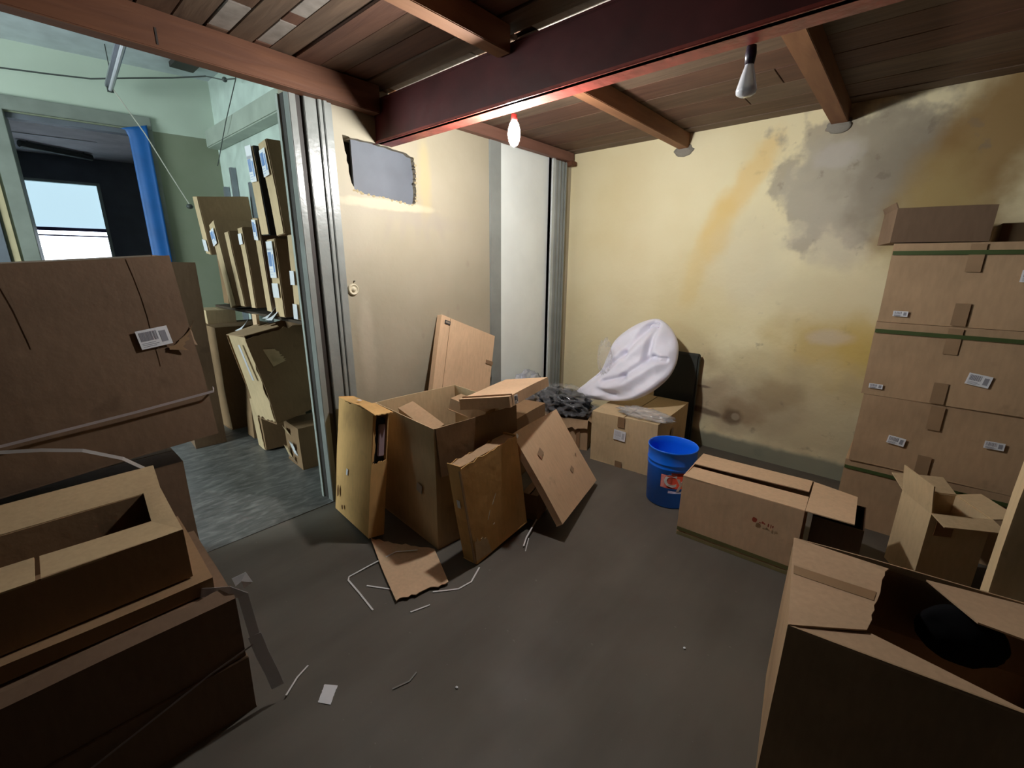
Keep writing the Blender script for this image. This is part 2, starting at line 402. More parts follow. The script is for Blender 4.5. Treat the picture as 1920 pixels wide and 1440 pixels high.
for k in (0,1):
    A,B=lay[0][k],lay[1][k]
    for i in range(len(A)): bm.faces.new((A[i],A[(i+1)%len(A)],B[(i+1)%len(B)],B[i]))
wl=struct(bmobj('wall_left',bm,CREAM))
boxo('hole_backing',XW-.125,XW-.115,1.40,2.0,1.84,2.26,DARKGAP,wl)  # dark plate added to stop light from the room behind
# hole rim plaster crumbs
bm=bmesh.new()
for i,(a,b) in enumerate(hole):
    if b<1.93 or a>1.93:
        r=rng.uniform(.003,.010); 
        v=bmesh.ops.create_icosphere(bm,subdivisions=1,radius=r)['verts']
        for q in v: q.co=Vector((q.co.x*.35+XW,q.co.y*1.4+a,q.co.z+b))+Vector((0,rng.uniform(-.004,.004),rng.uniform(-.004,.004)))
bmobj('plaster_crumb',bm,plain('crumbly_plaster',(.34,.28,.16),.9),wl)['kind']='stuff'
struct(boxo('wall_left',XW-.12,XW,-4.5,-.9,0,3.3,CREAM))
struct(boxo('wall_left',XW-.12,XW,-.9,1.165,2.47,3.3,CREAM))
struct(boxo('wall_left',XW-.12,XW-.02,1.165,1.38,2.36,3.3,CREAM))
struct(boxo('wall_left',XW-.12,XW-.03,2.77,3.44,0,2.6,WHITEWALL))
struct(boxo('wall_left',XW-.12,XW,3.44,YW,0,2.6,CREAM))
struct(boxo('wall_left',XW-.12,XW,1.38,3.8,2.6,3.3,CREAM))
# grey mouldings
tr=struct(boxo('trim_2',XW-.12,XW+.012,2.64,2.77,0,2.42,GREYPAINT,bev=.006))
tr=struct(boxo('trim_3',XW-.03,XW+.02,3.44,3.475,0,2.42,plain('pale_edge_paint',(.5,.54,.53),.25)))
tr=struct(boxo('trim_4',XW-.02,XW+.03,3.475,3.64,0,2.40,GREYPAINT,bev=.004))
for y in (3.51,3.56,3.60): boxo('flute',XW+.02,XW+.045,y,y+.022,0,2.40,GREYPAINT,tr,bev=.006)
# door frame of wide opening : strips and grooves
df=struct(boxo('door_1',XW-.12,XW-.02,1.165,1.37,0,2.36,GREYPAINT))
struct(boxo('trim_5',XW-.125,XW-.10,1.150,1.165,0,2.36,plain('pale_edge',(.42,.46,.42),.4)))
boxo('groove',XW-.10,XW-.055,1.160,1.166,0,2.36,DARKGAP,df); boxo('frame_strip',XW-.05,XW+.012,1.158,1.195,0,2.36,GREYPAINT,df,bev=.003)
for n,y0,y1,dx,mt in (('groove',1.195,1.232,.0,DARKGAP),('frame_strip',1.232,1.30,.022,GREYPAINT),('frame_strip',1.303,1.325,.034,GREYPAINT),('frame_strip',1.33,1.352,.038,GREYPAINT),('frame_strip',1.355,1.385,.022,GREYPAINT)):
    boxo(n,XW-.02,XW+dx,y0,y1,0,2.36,mt,df,bev=.003 if mt is GREYPAINT else 0)
# ceiling deck of boards
ce=bpy.data.objects.new('ceiling',None); COL.objects.link(ce); struct(ce)
boxo('leak_block_deck',-2.57,4.3,-4.6,3.9,2.535,2.58,BOARDS[0],ce)  # solid sheet added above the boards to block light leaks
near=[-4.55,-4.3,-4.05,-3.8,-3.55,-3.3,-3.05,-2.8,-2.55,-2.32,-2.1,-1.9,-1.7,-1.5,-1.3,-1.1,-.9,-.7,-.5,-.3,-.12,.06,.20,.32,.44,.56,.68,.795,.885,.99,1.065,1.18,1.31,1.44,1.58,1.72,1.80,1.98,2.19,2.42,2.64,2.88,3.12,3.38,3.62,3.76]
for i,(a,b) in enumerate(zip(near,near[1:])):
    mt=BOARDS[(i*7+i//3)%3]; dz=rng.uniform(-.004,.006)
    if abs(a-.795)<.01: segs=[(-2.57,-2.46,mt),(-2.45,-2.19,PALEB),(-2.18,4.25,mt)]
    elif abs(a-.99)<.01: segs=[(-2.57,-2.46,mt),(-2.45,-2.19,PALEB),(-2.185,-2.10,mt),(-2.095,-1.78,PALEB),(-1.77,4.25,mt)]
    elif abs(a-1.72)<.01: segs=[(-2.57,-2.50,JOIST),(-2.495,-1.80,PALEB),(-1.795,-1.56,mt),(-1.42,-1.02,PALEB),(-1.0,-.7,JOIST),(-.69,-.3,PALEB),(-.29,4.25,mt)]  # pale pieces here paint in bulb light passing over the beam
    else:
        s=rng.uniform(-1.2,.6); segs=[(-2.57,s,mt),(s+.004,4.25,BOARDS[(i*5+1)%3])] if rng.random()<.6 else [(-2.57,4.25,mt)]
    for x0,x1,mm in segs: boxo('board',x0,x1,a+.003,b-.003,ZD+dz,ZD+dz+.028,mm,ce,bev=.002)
# beams
bt=thing('steel_beam','dark red painted beam crossing below the ceiling above the lit bulb','beam',(0,0,0))
bm=bmesh.new(); bbox(bm,XW-.06,4.2,1.665,1.695,2.2,2.43,.003); bmobj('web',bm,BEAMRED,bt)
bm=bmesh.new(); bbox(bm,XW-.06,4.2,1.66,1.775,2.2,2.214,.003); bmobj('lower_flange',bm,plain('lit_red_paint',(.32,.055,.040),.4,bump=.3,bscale=25,vary=.3,vscale=12),bt)  # underside red made lighter than the web for the bulb light on it
bm=bmesh.new(); bbox(bm,XW-.06,4.2,1.66,1.775,2.416,2.43,.003); bmobj('upper_flange',bm,BEAMRED,bt)
def joist(x0,x1,y0,y1,label,z0=2.385,m=JOIST):
    o=boxo('ceiling_joist',x0,x1,y0,y1,z0,ZD,m,bev=.003); return tag(o,label,'beam','ceiling joists')
joist(-1.55,-1.475,1.78,YW+.02,'wooden ceiling joist running from the red beam to the yellow wall, the left one')
joist(-1.55,-1.475,-2.08,1.655,'wooden ceiling joist on the near side of the red beam')
joist(-.56,-.47,1.78,YW+.02,'wooden ceiling joist near the second bulb ending over the grey wall stain')
joist(-.56,-.47,-2.08,1.655,'wooden joist on the near side at the top right above the beam')
joist(.45,.53,1.78,YW+.02,'wooden ceiling joist in the dark right corner')
hb=boxo('header_beam',XW+.005,XW+.085,-2.08,1.655,2.345,ZD-.002,HEADER,bev=.004); tag(hb,'orange brown timber header beam above the wide doorway','beam')
boxo('saw_cut',XW+.084,XW+.087,.61,.617,2.36,2.42,DARKGAP,hb)
lb=boxo('wall_ledger',XW+.002,XW+.06,1.78,3.70,2.41,ZD-.003,wood('ledger_wood',(.17,.075,.05),(.24,.11,.075),'y'),bev=.004); tag(lb,'reddish timber ledger along the top of the cream wall','beam')
boxo('end_block',XW+.003,XW+.09,3.63,3.70,2.375,2.412,HEADER,lb,bev=.004)
# mortar collars at joist ends
for x,n in ((-1.515,'pale mortar patch around the left joist end'),(-.515,'grey mortar patch around the right joist end')):
    bm=bmesh.new(); v=bmesh.ops.create_icosphere(bm,subdivisions=3,radius=1)['verts']
    for q in v:
        s=1+.25*noise.noise(q.co*2+Vector((x,0,0))); q.co=Vector((x+q.co.x*.075*s,YW+q.co.y*.018*s,2.375+q.co.z*.045*s))
    o=bmobj('mortar_patch',bm,plain('grey_mortar',(.24,.22,.185),.9,bump=.4),None,True); tag(o,n,'mortar')

# ---- rooms beyond the opening
struct(boxo('wall_partition',-6.6,-2.69,1.75,1.85,0,3.4,PALEGREEN))
struct(boxo('wall_partition',-6.6,-2.69,-2.6,-2.5,0,.9,PALEGREEN)); struct(boxo('wall_partition',-6.6,-2.69,-2.6,-2.5,2.7,3.4,PALEGREEN))
struct(boxo('wall_partition',-6.6,-5.2,-2.6,-2.5,.9,2.7,PALEGREEN)); struct(boxo('wall_partition',-3.4,-2.69,-2.6,-2.5,.9,2.7,PALEGREEN))
struct(boxo('ceiling',-6.6,-2.6,-2.6,1.9,3.24,3.32,CEIL2))
w2=struct(boxo('added_window',-5.2,-3.4,-2.58,-2.52,.86,.92,GREYPAINT))  # unseen window frame made up to go with the added area light
for a,b,c,d in ((-5.2,-5.13,.9,2.7),(-3.47,-3.4,.9,2.7),(-4.33,-4.27,.9,2.7),(-5.2,-3.4,2.64,2.7),(-5.2,-3.4,1.77,1.82)): boxo('sash_bar',a,b,-2.58,-2.53,c,d,GREYPAINT,w2)
# duct / soffit on far right wall
d=tag(boxo('ceiling_duct',-5.5,-2.7,1.62,1.75,2.60,2.76,DUCTM,bev=.01),'boxed pale green pipe casing running along the wall of the room beyond','duct')
# tilted back wall frame
FR=bpy.data.objects.new('wall_far',None); COL.objects.link(FR); FR.location=(-5.6,1.75,0)
FR.rotation_euler=(0,0,math.atan2(-.98165,-.19068)); struct(FR)
# local x = along the wall (leftwards in view), local y = behind?  (rotated so -y is into the far room)
def far(name,u0,u1,w0,w1,z0,z1,mat,parent=FR,bev=0): return boxo(name,u0,u1,-w1,-w0,z0,z1,mat,parent,bev)
far('wall_panel',-.2,.60,0,.1,0,3.4,GREENWALL); far('wall_panel',1.52,4.6,0,.1,0,3.4,GREENWALL); far('wall_panel',.60,1.52,0,.1,2.70,3.4,GREENWALL)
dr=far('door_casing',.52,.60,-.03,.12,0,2.82,TRIMGR,bev=.004)
far('door_casing',1.49,1.60,-.03,.12,0,2.82,TRIMGR,bev=.004); far('door_casing',.52,1.68,-.035,.12,2.71,2.82,TRIMGR,bev=.004); far('door_casing',.6,1.50,.02,.12,2.66,2.715,NAVY)
far('wood_strip',1.62,1.66,-.02,.03,0,2.45,plain('tan_strip',(.5,.42,.26),.5)); far('dark_panel',1.68,2.4,-.04,.02,0,2.35,NAVY)
# far room shell
far('far_wall',.0,1.12,2.3,2.4,0,3.0,NAVY); far('far_wall',1.90,2.9,2.3,2.4,0,3.0,NAVY); far('far_wall',1.12,1.90,2.3,2.4,2.47,3.0,NAVY); far('far_wall',1.12,1.90,2.3,2.4,0,1.35,NAVY)
far('far_wall',.30,.4,.1,2.4,0,3.0,NAVY); far('far_wall',2.8,2.9,.1,2.4,0,3.0,NAVY)
far('far_ceiling',.2,2.9,.1,2.4,2.76,2.84,CEIL3)
far('pale_strip',1.0,1.7,1.15,1.19,2.752,2.762,WHITE)
WINW=plain('window_frame_paint',(.35,.42,.40),.5)
wf=bpy.data.objects.new('window_1',None); COL.objects.link(wf); wf.parent=FR
wf2=far('window_frame',1.12,1.155,2.27,2.36,1.35,2.47,WINW); far('window_frame',1.865,1.90,2.27,2.36,1.35,2.47,WINW); far('window_frame',1.12,1.90,2.27,2.36,2.44,2.47,WINW); far('window_frame',1.12,1.90,2.25,2.36,1.35,1.40,WINW)
far('meeting_rail',1.12,1.90,2.28,2.33,1.875,1.915,plain('violet_grey_rail',(.12,.10,.30),.5)); far('sash_bar',1.15,1.90,2.31,2.33,1.81,1.828,plain('lavender_bar',(.3,.28,.5),.5))
BL,t_,b_=nt('backlit_blind'); b_.inputs['Base Color'].default_value=(.5,.6,.65,1); b_.inputs['Emission Color'].default_value=(.47,.67,.77,1); b_.inputs['Emission Strength'].default_value=1.0
far('roller_blind',1.155,1.865,2.335,2.34,1.91,2.44,BL)
GL,t_,b_=nt('window_glass'); b_.inputs['Base Color'].default_value=(1,1,1,1); b_.inputs['Transmission Weight'].default_value=1; b_.inputs['Roughness'].default_value=0; b_.inputs['IOR'].default_value=1.05
far('glass_pane',1.155,1.865,2.345,2.349,1.40,1.88,GL)
bpy.data.objects.remove(wf)
f=far('ceiling_light',1.12,1.72,2.20,2.26,2.70,2.75,CABLE); bpy.data.objects.remove(f)
ft=thing('ceiling_light','dark unlit tube lamp on the ceiling of the far windowed room','lamp',(0,0,0)); ft.parent=None
M=FR.matrix_basis
def fw_(u,w_,z): return M@Vector((u,-w_,z))
bm=bmesh.new(); tube(bm,[fw_(1.66,1.55,2.72),fw_(1.12,1.95,2.72)],.036,8); bmobj('lamp_tube',bm,CABLE,ft)
for q in ((1.60,1.6),(1.18,1.9)):
    bm=bmesh.new(); tube(bm,[fw_(q[0],q[1],2.76),fw_(q[0],q[1],2.72)],.008,6); bmobj('lamp_bracket',bm,CABLE,ft)
# blue tarpaulin hung at the door jamb
bm=bmesh.new(); rows=[]
NZ=26; NU=9
for i in range(NZ+1):
    z=2.74-1.5*i/NZ; row=[]
    for j in range(NU+1):
        s=j/NU; u=.555+(.15+.05*max(0,1-i/1.5))*s; ww=-.07+.004*math.sin(s*8)+.03*s
        zz=z-(.05*s if i==0 else 0)
        row.append(fw_(u,ww,zz))
    rows.append(row)
def sheet(bm,rows,th,nrm):
    N=Vector(nrm)*th; T=[[bm.verts.new(p) for p in r] for r in rows]; B=[[bm.verts.new(Vector(p)-N) for p in r] for r in rows]
    m,n=len(rows)-1,len(rows[0])-1
    for i in range(m):
        for j in range(n):
            bm.faces.new((T[i][j],T[i+1][j],T[i+1][j+1],T[i][j+1])); bm.faces.new((B[i][j],B[i][j+1],B[i+1][j+1],B[i+1][j]))
    for i in range(m): bm.faces.new((T[i][0],B[i][0],B[i+1][0],T[i+1][0])); bm.faces.new((T[i][n],T[i+1][n],B[i+1][n],B[i][n]))
    for j in range(n): bm.faces.new((T[0][j],T[0][j+1],B[0][j+1],B[0][j])); bm.faces.new((T[m][j],B[m][j],B[m][j+1],T[m][j+1]))
sheet(bm,rows,.004,(1,0,0)); tag(bmobj('blue_curtain',bm,BLUECL,None,True),'blue plastic curtain hanging at the edge of the far doorway','curtain')
# left room ceiling items
fx=thing('tube_light','unlit fluorescent tube fitting hanging from the ceiling of the left room','lamp',(-4.95,.92,2.96))
bm=bmesh.new(); bbox(bm,-.65,.65,-.03,.03,.02,.05,.004); bmobj('fitting',bm,FIX,fx)
bm=bmesh.new(); tube(bm,[(-.62,0,0),(.62,0,0)],.014,10); bmobj('tube',bm,plain('unlit_tube',(.5,.5,.55),.3,vary=0),fx)
for s in (-1,1): boxo('end_cap',s*.63-.01,s*.63+.01,-.022,.022,-.018,.03,CABLE,fx)
for s in (-.4,.5):
    bm=bmesh.new(); tube(bm,[(s,0,.05),(s,0,.28)],.004,5); bmobj('hanger',bm,CABLE,fx)
fx.rotation_euler=(0,0,R(-4))
tag(boxo('ceiling_vent',-5.35,-5.15,1.38,1.56,3.20,3.24,DARKGAP),'small dark junction box on the left room ceiling','box')
bm=bmesh.new(); tube(bm,[(-5.79,.10,2.97),(-5.72,.35,2.985),(-5.66,.6,3.0),(-5.6,.85,3.02),(-5.5,1.1,3.07),(-5.4,1.4,3.13),(-5.15,1.6,3.14)],.007,6); tube(bm,[(-5.15,1.6,3.14),(-4.75,1.6,3.02),(-4.45,1.6,2.96)],.005,6); tube(bm,[(-4.45,1.6,2.96),(-4.5,1.6,3.23)],.004,5)
v=bmesh.ops.create_icosphere(bm,subdivisions=2,radius=.03)['verts']
for q in v: q.co=q.co*.7+Vector((-4.7,1.60,3.01))
tube(bm,[(-4.45,1.6,2.96),(-4.75,1.58,2.7),(-5.2,1.60,2.4)],.004,5)
tag(bmobj('power_cable',bm,CABLE),'thin grey cable strung across the left room near its ceiling','cable')
bm=bmesh.new(); tube(bm,[(-5.55,.98,2.96),(-5.42,1.12,2.62),(-5.3,1.22,2.3),(-5.15,1.30,2.02)],.005,5); tag(bmobj('pull_cord',bm,plain('pale_cord',(.5,.48,.42),.6)),'pale thin cord hanging diagonally from the cable in the left room','cord')
bm=bmesh.new(); lathe(bm,[(.0,0),(.02,.005),(.03,.02),(.02,.04),(0,.045)],12); o=bmobj('light_socket',bm,CABLE,None,True); o.location=(-5.15,1.30,1.98); tag(o,'small dark socket at the end of the hanging cord above the cartons','socket')
for i,(x,z) in enumerate(((-5.45,2.25),(-5.2,2.40),(-4.76,2.22))):
    s=tag(boxo('shelf_upright',x-.022,x+.022,1.70,1.745,.0,z,FIX),['slotted grey shelf upright nearest the room corner','tallest slotted grey shelf upright against the pale wall','slotted grey shelf upright just left of the tall standing cartons'][i],'shelf upright')
# ================================================================= LIT BULB, UNLIT BULB, FIXTURE
def bulb(label,loc,lit,s=1.0):
    t=thing('light_bulb',label,'bulb',loc)
    bm=bmesh.new()
    if lit: lathe(bm,[(.012,.055),(.02,.045),(.028,.02),(.030,0),(.026,-.03),(.016,-.05),(.0,-.058)],24); m=nt('lit_bulb_glass'); b=m[2]; b.inputs['Emission Color'].default_value=(1,.985,.95,1); b.inputs['Emission Strength'].default_value=BULB_STRENGTH; b.inputs['Base Color'].default_value=(1,1,1,1); mm=m[0]
    else:
        lathe(bm,[(.012,.045),(.016,.03),(.022,.01),(.028,-.015),(.033,-.035),(.031,-.046),(.02,-.053),(.0,-.055)],24)
        mm=plain('clear_wrapped_glass',(.62,.64,.68),.15,trans=.35,vary=.1)
    bmobj('glass',bm,mm,t,True)
    bm=bmesh.new(); 
    if lit: lathe(bm,[(.0,.085),(.014,.085),(.016,.06),(.014,.05),(0,.05)],16)
    else: lathe(bm,[(.0,.095),(.015,.095),(.018,.07),(.015,.04),(0,.04)],16)
    bmobj('socket',bm,plain('socket_red',(.25,.03,.03),.5) if lit else plain('socket_dark',(.02,.012,.025),.4),t,True)
    return t
bulb('glowing white bulb hanging just behind the red beam',(-1.575,1.795,2.115),True)
bulb('unlit clear bulb in a dark socket below the beam at the top right',(-.535,1.81,2.115),False)
sw=thing('ceiling_rose','round old cream switch knob on the cream wall next to the door frame','switch',(XW,1.43,1.345),(0,90,0))
bm=bmesh.new(); lathe(bm,[(.034,0),(.036,.006),(.032,.014),(.027,.016),(.025,.011),(.012,.011),(.010,.02),(0,.021)],28); bmobj('plate',bm,plain('old_cream_plastic',(.60,.53,.38),.5),sw,True)
boxo('nail',-.003,.003,-.003,.003,0,.012,DARKGAP,sw).location=(-.05,.012,0)
# grey board in the wall hole
gb=boxo('grey_board',XW-.05,XW-.035,1.515,1.99,1.86,2.25,NICHEGREY); tag(gb,'flat grey board showing in a broken hole of the cream wall','board')
TAPES=plain('soft_tape',(.31,.20,.115),.45)
CBM=cardboard('cardboard_muted',(.47,.32,.20),.12)
MATT=plain('matt_black',(.004,.004,.005),.95,spec=.1,vary=0)
CBT=cardboard('cardboard_tray',(.50,.37,.215))
GREYINK=plain('grey_print',(.28,.28,.32),.7,vary=0)
FADEBLUE=plain('faded_blue_print',(.18,.32,.62),.7,vary=0)

# ================================================================= CARTONS OF THE CENTRE HEAP
def basis(ax,az):
    X=Vector(ax).normalized(); Z=Vector(az); Z=(Z-X*Z.dot(X)).normalized(); Y=Z.cross(X)
    e=Matrix((X,Y,Z)).transposed().to_euler(); return tuple(math.degrees(a) for a in e)
big=carton('cardboard_box','tall open empty carton in the middle of the heap with one flap hanging outside',(-1.941,1.612,0),(0,0,-4.5),(.606,.587,.699),CBL,top='open',seed=11,amp=.006)
bdim=(.606,.587,.699)
bm=bmesh.new(); panel(bm,((.322,-.27,.43),(.322,.285,.43),(.309,.285,.70),(.309,-.285,.70)),TH,(1,0,0),6,.004,12); bmobj('hanging_flap',bm,CBD,big)
plate('worn_label',big,bdim,'-y',.75,.45,.05,.05,plain('scuffed_paper',(.42,.38,.33),.8),rot=-10,out=.008)
# slim carton on the left
sl=thing('slim_carton','slim orange brown carton standing on end beside the door frame, torn open at the side','box',(-2.226,1.144,.012),(-8.4,-3.1,-6.4))
L,W,H=.478,.089,.715; x,y=L/2,W/2
bm=bmesh.new()
panel(bm,((-x,-y,0),(x,-y,0),(x,-y,H),(-x,-y,H)),TH,(0,-1,0),8,.008,21,jag={2:.02},bulge=.01)
panel(bm,((x,y,0),(-x,y,0),(-x,y,H),(x,y,H)),TH,(0,1,0),5,.006,21)
panel(bm,((-x,y,0),(-x,-y,0),(-x,-y,H),(-x,y,H)),TH,(-1,0,0),5,.006,21)
panel(bm,((-x,-y,TH),(x,-y,TH),(x,y,TH),(-x,y,TH)),TH,(0,0,1),3,0,21)
panel(bm,((x,-y,0),(x,y+.005,0),(x,y+.005,.44),(x,-y,.43)),TH,(1,0,0),5,.004,21,jag={2:.03})
bmobj('body',bm,CBO,sl)
bm=bmesh.new(); panel(bm,((-x-.004,-y-.004,H+.002),(x*.25,-y-.004,H+.004),(x*.25,y,H+.006),(-x,y,H+.004)),TH,(0,0,1),6,.008,22,jag={1:.02}); bmobj('lid_flap',bm,CBO,sl)
bm=bmesh.new(); panel(bm,((x*.27,-y-.004,H+.004),(x+.03,-y-.002,H-.012),(x+.03,y+.01,H-.006),(x*.27,y,H+.008)),TH,(0,0,1),6,.012,23,jag={1:.04}); bmobj('lid_flap',bm,CBO,sl)
bm=bmesh.new(); panel(bm,((x+.002,-y,.44),(x+.004,-y+.02,.44),(x+.006,-y+.022,.70),(x+.002,-y,.70)),TH,(1,0,0),8,.005,24,jag={1:.4}); bmobj('torn_strip',bm,CBO,sl)
bm=bmesh.new(); bbox(bm,-x+.03,x-.02,-y+.008,y-.008,.05,.67,.004); bmobj('dark_inside_block',bm,BLACK,sl)  # black block standing in for the shade inside the carton
bm=bmesh.new(); bbox(bm,x-.03,x-.006,-.005,y-.012,.46,.64,.004); bmobj('pink_packet',bm,plain('pinkish_packet',(.42,.30,.33),.5),sl)
plate('sticker',sl,(L,W,H),'-y',.42,.42,.022,.038,WHITE,rot=-4,out=.018)
plate('sticker',sl,(L,W,H),'+z',.45,.4,.03,.02,WHITE,out=.016)
bm=bmesh.new()
for q in ((.15,.20,.03,.075),(.30,.09,.025,.03)):
    c=facept((L,W,H),'-y',q[0],q[1],.016); vs=[bm.verts.new(c+Vector((math.cos(t)*q[2]*(.7+.3*random.random())*.6,0,math.sin(t)*q[3]*(.7+.3*random.random())*.6))) for t in [k*math.pi/6 for k in range(12)]]
    f=bm.faces.new(vs); r=bmesh.ops.extrude_face_region(bm,geom=[f]); bmesh.ops.translate(bm,vec=(0,-.001,0),verts=[v for v in r['geom'] if isinstance(v,bmesh.types.BMVert)])
o=bmobj('torn_patch',bm,plain('torn_brown_layer',(.17,.075,.02),.9),sl); o['kind']='stuff'
# tall flat carton against the wall
tf=carton('flat_carton','tall flat carton leaning tilted against the cream wall behind the open box',(-2.335,2.0,.14),basis((0,.93,-.37),(-.20,.365,.91)),(.60,.045,.98),CBP,top='sealed',seed=31,amp=.005)
td=(.60,.045,.98)
boxo('fold_line',-.215,-.212,-.0275,-.0262,.02,.975,TAPE,tf)
plate('oval_mark',tf,td,'-y',.10,.955,.055,.026,BLACKINK,rot=0,out=.007,bars=None)
plate('oval_centre',tf,td,'-y',.10,.955,.040,.012,plain('grey_print',(.30,.24,.18),.7,vary=0),out=.0078)
plate('tape',tf,td,'-y',.93,.76,.085,.03,TAPE,out=.008); plate('tape',tf,td,'-y',.75,.42,.06,.035,TAPE,rot=15,out=.008)
plate('round_stain',tf,td,'-y',.235,.36,.022,.022,BLACKINK,rot=45,out=.006)
# flat carton across the rim
fr=carton('flat_carton','shallow closed carton lying across the back rim of the open box',(-1.71,1.917,.722),(-4.9,-9.6,21),(.301,.70,.061),CBP,top='sealed',seed=41,amp=.006)
plate('shipping_label',fr,(.301,.70,.061),'+x',.10,.5,.05,.048,WHITE,out=.009,bars=BLACKINK)
boxo('end_seam',-.145,.1515,-.316,-.313,-.001,.0675,TAPE,fr)
# things inside the open box
carton('cardboard_piece','torn carton corner poking out of the open box beneath the shallow carton',(-1.90,1.78,.60),basis((.80,.25,-.18),(.1,.1,1)),(.26,.14,.075),CB,top='sealed',seed=51,amp=.012)
carton('cardboard_piece','flat carton end inside the open box near its front corner',(-2.02,1.52,.42),basis((.9,-.1,-.15),(.05,-.25,1)),(.34,.10,.24),CB,top='sealed',seed=52,amp=.01)
# front flat carton
ff=carton('flat_carton','thick orange brown flat carton leaning on the front of the open box, top seam torn',(-1.472,1.558,.018),(-5.8,-4.6,91.9),(.434,.095,.553),CBO,top='open',seed=61,amp=.007,bulge=.006,jag={'-y':.03,'+y':.04})
fd=(.434,.095,.553)
bm=bmesh.new(); panel(bm,((-.217,-.047,.548),(.20,-.047,.553),(.20,.042,.556),(-.217,.045,.548)),TH,(0,0,1),14,.010,62,jag={2:.25,0:.12}); bmobj('torn_flap',bm,CB,ff)
boxo('side_ridge',-.224,-.216,-.05,-.040,.01,.53,CB,ff)
plate('sticker',ff,fd,'-x',.55,.62,.022,.042,WHITE,out=.012)
for u,v,w_,rr in ((.42,.52,.06,55),(.30,.40,.05,62),(.36,.28,.012,20)): plate('tape_scrap',ff,fd,'-y',u,v,w_,.003,plain('clear_shine',(.6,.55,.45),.2),rot=rr,out=.014)
bm=bmesh.new(); panel(bm,((-.216,-.0535,.02),(-.10,-.0535,.005),(-.12,-.0545,.11),(-.205,-.0545,.16)),.002,(0,-1,0),6,.003,63,jag={2:.3}); bmobj('crumpled_corner',bm,CBL,ff)
# leaning panel
lp=carton('flat_carton','plain flat carton leaning at a slant right of the orange brown one',(-1.32,2.15,.062),(-35.3,5.0,105.5),(.722,.04,.574),CBP,top='sealed',seed=71,amp=.006)
plate('tape_scrap',lp,(.722,.04,.574),'-y',.03,.96,.03,.02,WHITE,rot=20,out=.008)
for u,v,s_ in ((.24,.68,.07),(.62,.32,.05),(.85,.42,.018)): plate('scuff',lp,(.722,.04,.574),'-y',u,v,s_,s_*.6,plain('scuffed_cardboard',(.34,.22,.135),.8),rot=20,out=.0062,th=.0006)
carton('cardboard_box','small dark carton on the floor under the slanting flat carton',(-1.50,1.93,0),(0,0,15),(.10,.15,.17),CBD,top='closed',seed=72,amp=.008)
carton('cardboard_box','brown carton hidden behind the open box under the shallow one',(-2.12,2.38,0),(0,0,10),(.40,.42,.46),CBD,top='closed',seed=73,amp=.006)
# small box with loose flap, big box
sm=carton('cardboard_box','small carton with a loose front flap left of the big labelled box',(-2.0,3.05,0),(0,0,22),(.36,.30,.265),CB,top='open',flaps=[('-y',160,.09,{2:.3}),('+x',120,.08),('-x',95,.12)],seed=81,amp=.008)
plate('tape',sm,(.36,.30,.265),'-y',.78,.45,.03,.22,TAPE,out=.008)
bb=carton('cardboard_box','large closed carton with a white label under the white bag',(-1.436,3.225,0),(0,0,3.5),(.519,.70,.406),CBL,top='closed',seed=82,amp=.005)
bd=(.519,.70,.406)
plate('shipping_label',bb,bd,'-y',.46,.64,.095,.08,WHITE,rot=-3,out=.008,bars=plain('grey_faint_print',(.5,.5,.55),.7,vary=0))
plate('tape',bb,bd,'-y',.47,.90,.055,.08,TAPE,out=.0085); plate('tape',bb,bd,'-y',.47,.06,.055,.05,TAPE,out=.0085); plate('tape',bb,bd,'+x',.45,.45,.05,.22,plain('pinkish_tape',(.30,.18,.12),.4),out=.0085)
# dark board behind
bk=thing('black_board','dark upright board standing behind the big labelled box against the yellow wall','board',(-1.36,3.69,0),(0,0,0))
bm=bmesh.new(); bbox(bm,-.18,.18,-.025,.02,0,.80,.012); bmobj('panel',bm,plain('charcoal_board',(.028,.034,.030),.6),bk)
bm=bmesh.new(); bbox(bm,-.18,.175,-.028,.022,.78,.795,.004); bmobj('top_edge',bm,plain('charcoal_edge',(.04,.045,.04),.6),bk)

# ---------------------------------------------------------------- crumpled things
def crumple(name,mat,c,rad,seed,amp=.35,freq=2.2,sub=5,flat=None,ridge=True,parent=None,octs=4):
    bm=bmesh.new(); vs=bmesh.ops.create_icosphere(bm,subdivisions=sub,radius=1)['verts']
    for v in vs:
        p=v.co.copy(); q=p*freq+Vector((seed,seed*.3,0)); n=0; a=1; f=1
        for k in range(octs):
            t=noise.noise(q*f); n+=a*((1-abs(t)*2.2) if ridge else t); a*=.5; f*=2
        s=1+amp*(n-.9 if ridge else n)*.6; v.co=Vector((c[0]+p.x*rad[0]*s,c[1]+p.y*rad[1]*s,c[2]+p.z*rad[2]*s))
        if flat is not None and v.co.z<flat: v.co.z=flat+(flat-v.co.z)*.03
    return bmobj(name,bm,mat,parent,True)
BAGB=plain('glossy_black_plastic',(.010,.012,.015),.16,spec=.5,vary=.3,vscale=15)
BAGC,t_,b_=nt('clear_plastic_film'); b_.inputs['Base Color'].default_value=(.75,.76,.80,1); b_.inputs['Roughness'].default_value=.15; b_.inputs['Alpha'].default_value=.32; b_.inputs['Specular IOR Level'].default_value=.9
o=crumple('black_bag',BAGB,(-2.05,3.02,.36),(.25,.17,.12),3,.32,1.6,flat=.27,octs=2); tag(o,'crumpled glossy black plastic bag on the small carton','bag')
BAGD,t_,b_=nt('thin_clear_film'); b_.inputs['Base Color'].default_value=(.8,.8,.85,1); b_.inputs['Roughness'].default_value=.12; b_.inputs['Alpha'].default_value=.12; b_.inputs['Specular IOR Level'].default_value=.9
fl_=crumple('clear_film',BAGD,(-2.05,3.02,.365),(.255,.18,.125),9,.6,2.2,parent=o,octs=3)
